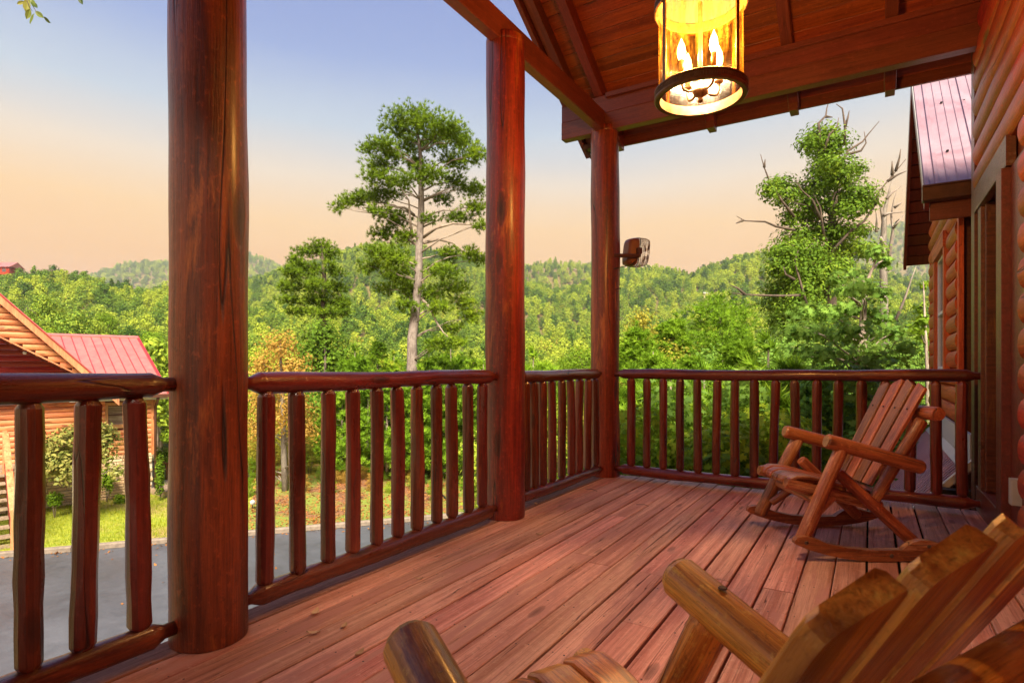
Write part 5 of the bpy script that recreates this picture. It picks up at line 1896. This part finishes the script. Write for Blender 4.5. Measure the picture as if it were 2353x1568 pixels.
YPT = [tall_pine(171), tall_pine(172)]
SHT = {'leaf': [tall_leafy(181, 'leaf', 19000, .088), tall_leafy(182, 'leaf', 19000, .078, 1.25)], 'oak': [tall_leafy(183, 'oak', 11000, .10)]}
GP = 'young pines growing beyond the porch'
for i, (px, pt, d) in enumerate([(815, 800, 25), (868, 778, 26), (905, 812, 24), (985, 806, 25.5), (1035, 796, 24), (1082, 812, 26), (845, 850, 22.5), (960, 842, 22.5), (1008, 850, 22),
                                 (1066, 858, 21.5), (1110, 832, 23), (785, 872, 23), (1225, 812, 17), (1212, 850, 14), (890, 868, 22), (1140, 815, 24), (1265, 850, 16)]):
    plant(px, pt, d, YP[i % 3], 3.05, M['pine_young'], 'young_pine', 'bright green young pine beyond the side railing, left of the corner post', 'tree', GP, wide=1.25)
for i, (px, pt, d) in enumerate([(1462, 742, 15.5), (1500, 800, 12.5), (1548, 722, 17), (1588, 806, 12), (1452, 850, 10.5), (1540, 858, 10), (1660, 820, 12.5), (1700, 770, 10.5), (1765, 792, 10), (1735, 840, 9.2), (1618, 850, 10.5), (1482, 900, 9.5), (1600, 925, 8.8), (1690, 900, 8.6)]):
    plant(px, pt, d, YP[(i + 1) % 3], 3.05, M['pine_young'], 'young_pine', 'bright green young pine beyond the far railing, right of the corner post', 'tree', GP, wide=1.3)
GS = 'shrubs and saplings beyond the railings'
pal = [M['bright'], M['forest'], M['yellow'], M['bright'], M['autumn'], M['yellow']]
i = 0
for d, ya, yb in ((26.5, 880, 930), (24.5, 930, 985), (23.0, 985, 1040), (21.3, 1060, 1105), (19.8, 1110, 1150)):
    px = 575
    while px < 1130:
        m_ = pal[R_.randrange(6)]
        plant(px, R_.uniform(ya, yb), d + R_.uniform(-.8, .8), SH[R_.choice((0, 1, 3))], 2.3, m_, 'shrub', 'undergrowth shrub on the leafy bank behind the side balusters', 'shrub', GS, 'stems', 1.15)
        px += R_.uniform(34, 62)
for d, ya, yb in ((16, 850, 890), (13, 900, 960)):
    px = 1205
    while px < 1360:
        plant(px, R_.uniform(ya, yb), d, SH[R_.choice((0, 1, 3))], 2.3, pal[R_.choice((0, 1, 2, 3))], 'shrub', 'undergrowth shrub seen between the middle and corner posts', 'shrub', GS, 'stems', 1.2)
        px += R_.uniform(34, 60)
plant(1338, 790, 15, SH[1], 2.5, M['bright'], 'shrub', 'bright yellow-green sapling just left of the corner post', 'shrub', None, 'stems', 1.0)
for d, ya, yb, ks in ((17, 760, 830, (0, 1)), (13.5, 820, 900, (0, 1, 3)), (11, 880, 960, (0, 2, 3, 1)), (9, 950, 1040, (0, 2, 3)), (7.6, 1030, 1090, (0, 2, 3))):
    px = 1425
    while px < 2150:
        if d > 12 or px < 2090:
            mt = pal[R_.choice((0, 1, 2, 3, 0))] if px < 1560 else R_.choice((M['bright'], M['oak'], M['forest'], M['oak']))
            plant(px, R_.uniform(ya, yb), d + R_.uniform(-.6, .6), SH[R_.choice(ks)], 2.3, mt, 'shrub', 'leafy undergrowth shrub behind the far railing balusters', 'shrub', GS, 'stems', 1.3)
        px += R_.uniform(40, 75) * 11 / d
# reddish tree and mid pine right of the corner post
pads = [(1475, 735, 26, 22), (1455, 760, 24, 20), (1500, 765, 28, 22), (1480, 795, 40, 22), (1520, 800, 22, 20)]
trk = [at(1482, 1000, 19), at(1480, 850, 19), at(1478, 740, 19)]; trk[0].z = float(tz(PX(1482), 19)) - .2
make_tree('autumn_tree', 'rusty orange-tinged tree just right of the corner post', 'tree', trk, [.11, .08, .02], dcl(pads, 19, sx=1, ox=0, oy=0, dd=.8, seed=3), 2600, .10, 'leaf', M['yellow'], M['bark'], None, 24, .3, .4, .02)
pads = [(1648, 690, 26, 16), (1620, 712, 40, 14), (1690, 715, 36, 18), (1655, 735, 44, 18), (1610, 745, 26, 14), (1700, 755, 40, 20), (1645, 775, 60, 20), (1700, 790, 40, 20), (1610, 800, 40, 18), (1660, 815, 50, 20)]
trk = [at(1655, 1000, 18), at(1655, 800, 18), at(1650, 700, 18), at(1648, 672, 18)]; trk[0].z = float(tz(PX(1655), 18)) - .2
make_tree('pine_tree', 'mid-sized spreading pine between the corner post and the dead-topped oak', 'tree', trk, [.12, .08, .04, .01], dcl(pads, 18, sx=1, ox=0, oy=0, dd=.9, seed=7), 1300, .13, 'tuft', M['pine_young'], M['bark'], None, 27, .2, .9, .03, True, 2)

# dead-topped oak
B_ = dict(sx=.4225, ox=1656.3, oy=207.0)
D5 = 24.0
b = lambda *P: [cp(x, y, D5 + (dz[0] if (dz := ()) else 0), B_) for x, y in P]
pads = [(540, 240, 70, 38), (600, 290, 75, 50), (480, 290, 50, 34), (560, 340, 70, 40), (610, 400, 70, 40), (540, 430, 55, 40), (720, 430, 60, 32), (650, 480, 60, 40), (570, 500, 70, 45), (320, 510, 65, 32), (270, 545, 42, 40), (350, 580, 50, 45),
        (470, 540, 70, 40), (500, 620, 80, 50), (640, 590, 70, 50), (750, 560, 70, 45), (790, 620, 50, 32), (700, 650, 60, 40), (380, 690, 45, 40), (470, 690, 60, 40), (430, 790, 90, 36), (540, 760, 70, 40), (640, 770, 70, 40), (750, 760, 55, 32),
        (350, 870, 80, 42), (450, 880, 100, 50), (560, 880, 80, 50), (680, 860, 80, 42), (790, 870, 70, 36), (330, 960, 70, 45), (430, 990, 100, 60), (540, 990, 90, 60), (640, 960, 55, 45), (330, 1070, 80, 45), (440, 1100, 100, 55), (560, 1120, 80, 55),
        (300, 1160, 70, 40), (400, 1190, 90, 50), (330, 1260, 60, 45), (480, 1220, 80, 50), (420, 1300, 90, 50), (540, 1280, 80, 50)]
DB = [[(540, 290), (530, 180), (570, 140), (575, 100), (590, 50)], [(570, 145), (608, 148)], [(560, 330), (590, 240), (630, 200), (640, 150)], [(670, 300), (675, 200), (660, 100), (625, 75)], [(675, 200), (690, 150), (697, 112)],
      [(640, 450), (690, 330), (770, 280), (800, 240), (860, 170)], [(690, 350), (760, 330), (788, 288), (778, 225)], [(400, 690), (330, 600), (270, 510), (235, 420), (215, 350)], [(235, 420), (240, 375)], [(400, 760), (300, 740), (240, 715), (130, 710), (85, 685)], [(120, 707), (80, 725)],
      [(600, 880), (700, 770), (780, 710), (840, 620), (860, 550), (910, 490), (960, 430), (1005, 375)], [(930, 460), (930, 385)], [(950, 440), (970, 370), (977, 320)], [(905, 495), (960, 460), (1008, 440)],
      [(640, 560), (720, 500), (800, 470)], [(540, 700), (500, 600), (440, 545), (405, 490)], [(560, 800), (540, 640), (500, 560)]]
DB = [[cp(x, y, D5 - .9, B_) for x, y in P] for P in DB]
pale = [[cp(x, y, D5 - 1.9, B_) for x, y in P] for P in [[(470, 1180), (430, 1040), (400, 930), (420, 870)], [(430, 1115), (340, 1118), (230, 1115), (130, 1110), (30, 1100)], [(400, 1030), (350, 1000), (340, 960)], [(130, 1110), (90, 1075), (50, 1060)]]]
trk = [cp(600, 1900, D5, B_), cp(596, 1300, D5, B_), cp(592, 950, D5, B_), cp(604, 800, D5, B_), cp(604, 650, D5, B_), cp(640, 500, D5, B_), cp(600, 400, D5, B_), cp(565, 300, D5, B_), cp(560, 230, D5, B_)]
trk[0].z = float(tz(PX(1910), D5)) - .3
make_tree('oak_tree', 'tall dark oak with bare dead branches sticking out of its top', 'tree', trk, [.30, .25, .20, .17, .14, .11, .08, .05, .02],
          dcl(pads, D5, sx=.4225, ox=1656.3, oy=207.0, dd=1.5, seed=9, k=1.2), 3600, .13, 'leaf', M['oakdark'], M['bark_dark'], None, 31, .3, .5, .04, True, 1, DB + pale, .062)
# bare dead tree beside it
D6 = 27.0
DT = [[(915, 900), (935, 760), (925, 680), (940, 600), (958, 540)], [(865, 800), (895, 850), (910, 900)], [(935, 750), (965, 715), (992, 680)], [(885, 740), (870, 640), (850, 560), (845, 500)], [(900, 590), (930, 560), (980, 520)], [(845, 770), (848, 700), (842, 660)], [(940, 640), (985, 610)], [(930, 480), (935, 430), (930, 390)],
      [(950, 1250), (1000, 1130), (1030, 1040), (1060, 960)], [(955, 720), (970, 700)], [(885, 680), (920, 668), (1000, 662)]]
DT = [[cp(x, y, D6 + R_.uniform(-.3, .3), B_) for x, y in P] for P in DT]
trk = [cp(888, 2000, D6, B_), cp(888, 1250, D6, B_), cp(880, 900, D6, B_), cp(885, 740, D6, B_), cp(890, 650, D6, B_), cp(915, 550, D6, B_), cp(932, 470, D6, B_)]
trk[0].z = float(tz(PX(2031), D6)) - .3
make_tree('dead_tree', 'bare pale dead tree right of the dead-topped oak', 'tree', trk, [.22, .18, .15, .12, .09, .05, .02], [], 1, 1, 'leaf', M['oak'], M['dead'], None, 33, limbs=False, dead=DT, deadr=.075)
# nearer light oak
D7 = 10.0
pads = [(840, 880, 45, 40), (890, 930, 45, 36), (700, 1010, 75, 26), (620, 1030, 45, 26), (770, 1070, 75, 40), (860, 1110, 50, 50), (660, 1090, 50, 26), (480, 1210, 90, 45), (600, 1210, 80, 45), (720, 1190, 80, 45), (850, 1230, 75, 50), (940, 1320, 65, 45),
        (430, 1310, 90, 50), (560, 1320, 100, 50), (700, 1310, 100, 50), (820, 1330, 90, 50), (1000, 1390, 50, 36), (420, 1420, 90, 45), (550, 1430, 100, 45), (700, 1430, 110, 50), (850, 1430, 110, 50), (960, 1450, 70, 40),
        (460, 1560, 100, 60), (620, 1570, 110, 60), (780, 1570, 110, 60), (930, 1570, 90, 55), (560, 1720, 110, 60), (720, 1730, 110, 60), (880, 1720, 100, 60)]
trk = [cp(780, 2400, D7, B_), cp(770, 1900, D7, B_), cp(765, 1500, D7, B_), cp(770, 1250, D7, B_), cp(790, 1050, D7, B_), cp(850, 900, D7, B_)]
trk[0].z = float(tz(PX(1985), D7)) - .3
make_tree('oak_tree', 'pale green oak with large lobed leaves close behind the far railing', 'tree', trk, [.13, .11, .085, .055, .03, .01],
          dcl(pads, D7, sx=.4225, ox=1656.3, oy=207.0, dd=1.1, seed=12), 4200, .12, 'oak', M['oak'], M['bark'], None, 35, .15, .7, .022, True, 2)
pads = [(1105, 1060, 24, 26), (1085, 1190, 30, 34), (1095, 1260, 34, 30), (1060, 1300, 36, 26), (1110, 1340, 40, 30)]
trk = [cp(1130, 2300, 11, B_), cp(1120, 1500, 11, B_), cp(1100, 1040, 11, B_)]; trk[0].z = float(tz(PX(2130), 11)) - .2
make_tree('sapling', 'thin yellow-green sapling between the oak and the house wing', 'tree', trk, [.05, .03, .008], dcl(pads, 11, sx=.4225, ox=1656.3, oy=207.0, dd=.3, seed=2), 5000, .10, 'leaf', M['bright'], M['bark'], None, 37, .2, .5, .012)

# garden plants by the cabin
pads = [(118, 1020, 26, 22), (140, 1055, 28, 24), (110, 1075, 20, 22), (160, 1085, 26, 22), (150, 1010, 22, 16), (125, 1048, 34, 26), (170, 1040, 24, 24), (200, 1000, 30, 20), (190, 1060, 22, 26), (235, 1020, 24, 22), (250, 1000, 22, 18), (240, 1050, 22, 16), (268, 1082, 14, 16), (225, 985, 30, 16), (160, 990, 22, 12)]
D8 = 16.5
trk = [at(205, 1165, D8), at(205, 1130, D8), at(185, 1090, D8), at(165, 1040, D8), at(150, 1000, D8)]; trk[0].z = G0 + .1
make_tree('magnolia_tree', 'small glossy bronze-tipped magnolia in front of the cabin deck', 'tree', trk, [.05, .045, .035, .02, .01], dcl(pads, D8, sx=1, ox=0, oy=0, dd=.35, seed=4), 4200, .11, 'leaf', M['magnolia'], M['bark'], None, 41, .2, .6, .014, True, 2)


def bush(px, py, d, rx, ry, mat, label, n=900, size=.07):
    c = at(px, py, d)
    zb = G0 + .1
    root = empty('bush', (c.x, c.y, zb), 0, label, 'bush', None)
    rw_, rh = rx * d / FPX, ry * d / FPX
    rr = random.Random(px)
    cl = [((rr.uniform(-.5, .5) * rw_, rr.uniform(-.5, .5) * rw_, c.z - zb + rr.uniform(-.4, .4) * rh), (rw_ * .55, rw_ * .55, rh * .6), 1) for _ in range(9)]
    mk_obj('foliage', foliage_mesh('foliage', cl, n / 9, size, 'leaf', px, .1, .8), mat, root)
    mb = MB()
    for k in range(5):
        e = cl[k][0]
        tube(mb, [(0, 0, -.05), (e[0] * .6, e[1] * .6, max(.05, e[2] * .6)), e], [.012, .009, .004], 5)
    o = mb.build('stems', M['bark'], root, True, world=False)
    return root


bush(125, 1146, 17.0, 19, 17, M['bright'], 'small round bright green bush at the cabin stone base', 900, .075)
bush(245, 1100, 18.9, 13, 34, M['bright'], 'narrow upright green bush against the cabin stone wall', 800, .09)
bush(277, 1145, 18.7, 15, 15, M['bright'], 'low green bush at the right end of the cabin wall', 700, .08)
bush(368, 1095, 19.2, 12, 44, M['bright'], 'climbing leafy bush at the cabin corner by the downspout', 1100, .08)
bush(190, 1165, 18.3, 30, 8, M['bright'], 'patch of low green leaves along the stone base', 500, .07)
bush(1012, 1085, 22, 12, 10, M['oak'], 'little bluish green plant on the leafy bank', 300, .08)
bush(374, 1050, 23, 16, 30, M['forest'], 'dark green bush behind the short dark fence', 900, .11)

# hanging twig, top left
tw = empty('tree_branch', at(70, -30, 3.0), 0, 'leafy twig hanging into the top left corner', 'branch')
T3 = lambda x, y: at(x * .3697, y * .3697, 3.0)
part('twig', M['bark_dark'], lambda m: (tube(m, [T3(150, -160), T3(165, 0), T3(180, 40), T3(200, 70)], [.004, .003, .002, .001], 5), tube(m, [T3(165, -20), T3(205, 40), T3(225, 75), T3(262, 100)], [.003, .002, .0015, .001], 5), tube(m, [T3(150, -160), T3(330, -120), T3(490, -30)], [.004, .003, .0015], 5)), tw, True)
for (x, y, a, L) in [(128, 18, 200, 50), (165, 35, 265, 90), (205, 20, 300, 65), (213, 30, 310, 60), (175, 88, 250, 70), (200, 118, 250, 75), (245, 92, 320, 70), (293, 124, 320, 60), (500, 5, 300, 60), (190, 8, 280, 40)]:
    def lf(m):
        c = T3(x, y); R0 = Vector((CS, SN, 0)); U0 = Vector((0, 0, 1)); D0_ = Vector((-SN, CS, 0))
        an = math.radians(a); ln = L * .3697 * 3.0 / FPX
        t = R0 * math.cos(an) + U0 * math.sin(an); w = R0 * -math.sin(an) + U0 * math.cos(an)
        w = (w * .8 + D0_ * R_.uniform(-.7, .7)).normalized()
        n_ = t.cross(w)
        V = [c - t * ln * .5]
        for (f, ww) in ((-.3, .14), (-.05, .22), (.2, .19), (.38, .09)):
            V += [c + t * ln * f + w * ln * ww + n_ * ln * .05, c + t * ln * f, c + t * ln * f - w * ln * ww + n_ * ln * .05]
        V.append(c + t * ln * .5)
        F = [(0, 1, 2), (0, 2, 3)]
        for k in range(3):
            o = 1 + 3 * k
            F += [(o, o + 3, o + 4, o + 1), (o + 1, o + 4, o + 5, o + 2)]
        F += [(10, 13, 11), (11, 13, 12)]
        m.add(V, F)
    part('leaf', M['magnolia'], lf, tw)

# ---------------------------------------------------------------- grass, fallen leaves, small things
rng = np.random.default_rng(4)
n = 30000
s = rng.uniform(-11, 5.2, n); nn = .2 + 6.3 * rng.random(n) ** 1.2
P = np.array([kp(a, b_, G0 + .13 + max(0, b_ - 1) * .012) for a, b_ in zip(s, nn)])
T = [(-.07, 0, 0), (.07, 0, 0), (.0, .25, 1)]
Nn = np.tile(np.array([[0, 0, 1.]]), (n, 1)) + rng.normal(size=(n, 3)) * .25
V, F, r = stamp(T, [(0, 1, 2)], P, rot_from(Nn, rng.random(n) * 6.28), rng.uniform(.05, .13, n), rng.random(n))
o = mk_obj('grass', arr_mesh('grass', V, F, r), M['grassb']); tag(o, 'short yellow-green lawn grass between the kerb and the cabin', 'grass', kind='stuff')
n = 16000
s = rng.uniform(5.0, 20, n); nn = .2 + 10 * rng.random(n)
P = np.array([kp(a, b_, G0 + .15 + max(0, b_ - 1) * .05) for a, b_ in zip(s, nn)])
s2 = rng.uniform(-12, 16, 420); n2 = -.02 - .5 * rng.random(420) ** 2.5
P = np.concatenate([P, np.array([kp(a, b_, G0 + .03) for a, b_ in zip(s2, n2)]), np.array([kp(a, b_, G0 + .03) for a, b_ in zip(rng.uniform(-10, 14, 60), -rng.uniform(.5, 6, 60))])])
n = len(P)
Nn = np.tile(np.array([[0, 0, 1.]]), (n, 1)) + rng.normal(size=(n, 3)) * .35
V, F, r = stamp(LEAF_T, LEAF_F, P, rot_from(Nn, rng.random(n) * 6.28), rng.uniform(.05, .10, n), rng.random(n))
o = mk_obj('fallen_leaves', arr_mesh('fallen_leaves', V, F, r), M['litterleaf']); tag(o, 'fallen brown leaves on the bank and along the kerb', 'leaves', kind='stuff')


def ground_pt(px, py, z=0):
    q = PX(px); d = (CAM_H - z) * FPX / (py - 843)
    x, y = qd(q, d)
    return Vector((x, y, z))


LABS = [(720, 1456, 'dry tan leaf on the deck boards right of the nearest post'), (825, 1503, 'largest dry leaf lying on the deck nearest the amber chair arm'), (724, 1409, 'small pale leaf scrap near the foot of the balusters'), (1231, 1158, 'curled dry leaf on the deck right of the middle post'),
        (1240, 1228, 'brown leaf on the boards just in front of the middle post'), (1297, 1176, 'tiny leaf fragment between the middle and corner posts'), (962, 1330, 'dry leaf caught in a board gap near the deck centre'), (790, 1440, 'torn dry leaf in the gap between two boards')]
for (px, py, lb) in LABS:
    p = ground_pt(px, py)
    mb = MB()
    a = R_.uniform(0, 6.28); L = R_.uniform(.020, .034)
    t = Vector((math.cos(a), math.sin(a), 0)); w = Vector((-t.y, t.x, 0)); u = Vector((0, 0, 1))
    V = []
    for f, ww in ((-1, .05), (-.5, .38), (0, .5), (.5, .32), (1, .03)):
        cz = .003 + .25 * L * f * f
        V += [p + t * L * f + w * L * ww + u * (cz + L * .22), p + t * L * f + u * cz, p + t * L * f - w * L * ww + u * (cz + L * .14)]
    F = []
    for k in range(4):
        o_ = 3 * k
        F += [(o_, o_ + 3, o_ + 4, o_ + 1), (o_ + 1, o_ + 4, o_ + 5, o_ + 2)]
    mb.add(V, F)
    o = mb.build('dry_leaf', M['drylf'], None, True); tag(o, lb, 'leaf', 'dry leaves scattered on the deck')
for (x0, y0, x1, y1, lb) in [(1345, 1122, 1372, 1128, 'thin dark twig lying on the boards near the corner post'), (1462, 1158, 1490, 1162, 'thin dark twig on the boards in the middle of the far deck'), (1250, 1104, 1262, 1098, 'short dark twig beside the bottom rail left of the corner post')]:
    a_, b_ = ground_pt(x0, y0, .004), ground_pt(x1, y1, .004)
    mb = MB(); m_ = (a_ + b_) / 2 + Vector((.01, .012, .006))
    tube(mb, [a_, m_, b_], [.0022, .0018, .001], 5); tag(mb.build('twig', M['bark_dark'], None, True), lb, 'twig', 'twigs on the deck')
# hose and garden light on the bank
hz = lambda px, py: ground_pt(px, py, G0 + .22)
mb = MB(); tube(mb, [hz(968, 1133), hz(990, 1128), hz(1012, 1132), hz(1030, 1150), hz(1045, 1146)], [.025] * 5, 6); tag(mb.build('garden_hose', M['black'], None, True), 'black hose curling over the leafy bank', 'hose')
gl = empty('garden_spotlight', hz(580, 1166), 0, 'small grey garden spotlight by the road, right of the nearest post', 'lamp')
g0 = hz(580, 1166)
part('lamp_head', M['grey'], lambda m: log(m, g0 + Vector((-.05, 0, .16)), g0 + Vector((.10, -.06, .20)), [(0, .03), (.03, .055), (.12, .075), (.16, .075)], 12, 0), gl, True)
part('stake', M['black'], lambda m: log(m, g0 + Vector((0, 0, -.1)), g0 + Vector((0, 0, .15)), [(0, .01), (.25, .012)], 8, 0), gl, True)


# ---------------------------------------------------------------- houses on the far hills
def hill_house(px, py, wpx, d, label, wall, roofm, storeys=1, lift=0.0):
    c = at(px, py, d)
    W = wpx * d / FPX
    Hs = W * .30 * storeys
    R0 = Vector((CS, SN, 0)); D0_ = Vector((-SN, CS, 0)); U0 = Vector((0, 0, 1))
    root = empty('hillside_house', c - U0 * (Hs + 6), 0, label, 'house', None)

    def bx(m, x0, x1, y0, y1, z0, z1):
        V = [c + R0 * x + D0_ * y + U0 * z for z in (z0, z1) for (x, y) in ((x0, y0), (x1, y0), (x1, y1), (x0, y1))]
        m.add(V, [(3, 2, 1, 0), (4, 5, 6, 7), (0, 1, 5, 4), (1, 2, 6, 5), (2, 3, 7, 6), (3, 0, 4, 7)])
    part('wall', wall, lambda m: bx(m, -W / 2, W / 2, 0, W * .6, -Hs - 2.5, 0), root)
    def rfm(m):
        e = W * .06
        V = [c + R0 * x + D0_ * y + U0 * z for (x, y, z) in ((-W / 2 - e, -e, 0), (W / 2 + e, -e, 0), (W / 2 + e, W * .3, W * .22), (-W / 2 - e, W * .3, W * .22), (-W / 2 - e, W * .6 + e, 0), (W / 2 + e, W * .6 + e, 0))]
        m.add(V, [(0, 1, 2, 3), (3, 2, 5, 4), (0, 3, 4), (1, 5, 2), (0, 4, 5, 1)])
        g = W * .16
        V = [c + R0 * x + D0_ * y + U0 * z for (x, y, z) in ((-g, -W * .10, 0), (g, -W * .10, 0), (0, -W * .10, g * 1.1), (-g, W * .2, 0), (g, W * .2, 0), (0, W * .25, g * 1.1))]
        m.add(V, [(0, 1, 2), (0, 2, 5, 3), (1, 4, 5, 2)])
    part('roof', roofm, rfm, root)
    for st in range(storeys):
        zt = -Hs / storeys * st
        for k in range(4):
            xa = -W * .42 + W * .22 * k
            part('window', M['wglass'], lambda m: bx(m, xa, xa + W * .13, -.06, .02, zt - Hs / storeys * .75, zt - Hs / storeys * .2), root)
        if storeys > 1:
            part('balcony', M['siding'], lambda m: (bx(m, -W / 2 - W * .04, W / 2 + W * .05, -W * .12, 0, zt - Hs / storeys * 1.0, zt - Hs / storeys * .92), bx(m, -W / 2 - W * .04, W / 2 + W * .05, -W * .12, -W * .115, zt - Hs / storeys * .92, zt - Hs / storeys * .66)), root)
            for k in range(7):
                xa = -W / 2 + W * k / 6.2
                part('balcony_post', M['siding'], lambda m: bx(m, xa, xa + W * .012, -W * .118, -W * .108, zt - Hs / storeys * .92, zt - .0), root)
    return root


hill_house(-10, 613, 62, 290, 'red-roofed three-storey lodge with balconies on the left ridge', M['siding'], M['roof_cabin'], 2)
hill_house(72, 634, 12, 292, 'small house roof peeping over the left ridge trees', M['white'], M['redtrim'])
hill_house(1698, 633, 20, 560, 'upper pale house on the right hillside', M['grey'], M['flash'])
hill_house(1701, 652, 27, 520, 'wider tan house lower on the right hillside', M['stone'], M['tread'])
hill_house(1622, 673, 10, 430, 'tiny pale cottage among trees right of the speaker', M['stone'], M['flash'])
hill_house(1764, 631, 14, 560, 'pale house half hidden beside the dead-topped oak', M['grey'], M['flash'])

# ---------------------------------------------------------------- haze
HAZE = True
if HAZE:
    mb = MB(); box(mb, (-3600, -300, -42), (2100, 3300, 520))
    hm = bpy.data.materials.new('haze_air'); hm.use_nodes = True
    hm.node_tree.nodes.clear()
    ho = hm.node_tree.nodes.new('ShaderNodeOutputMaterial'); hv = hm.node_tree.nodes.new('ShaderNodeVolumePrincipled')
    hv.inputs['Color'].default_value = (.86, .90, .92, 1); hv.inputs['Density'].default_value = .00019; hv.inputs['Anisotropy'].default_value = .2
    hm.node_tree.links.new(hv.outputs[0], ho.inputs['Volume'])
    o = mb.build('haze', hm); tag(o, 'pale air over the valley', 'haze', kind='stuff')
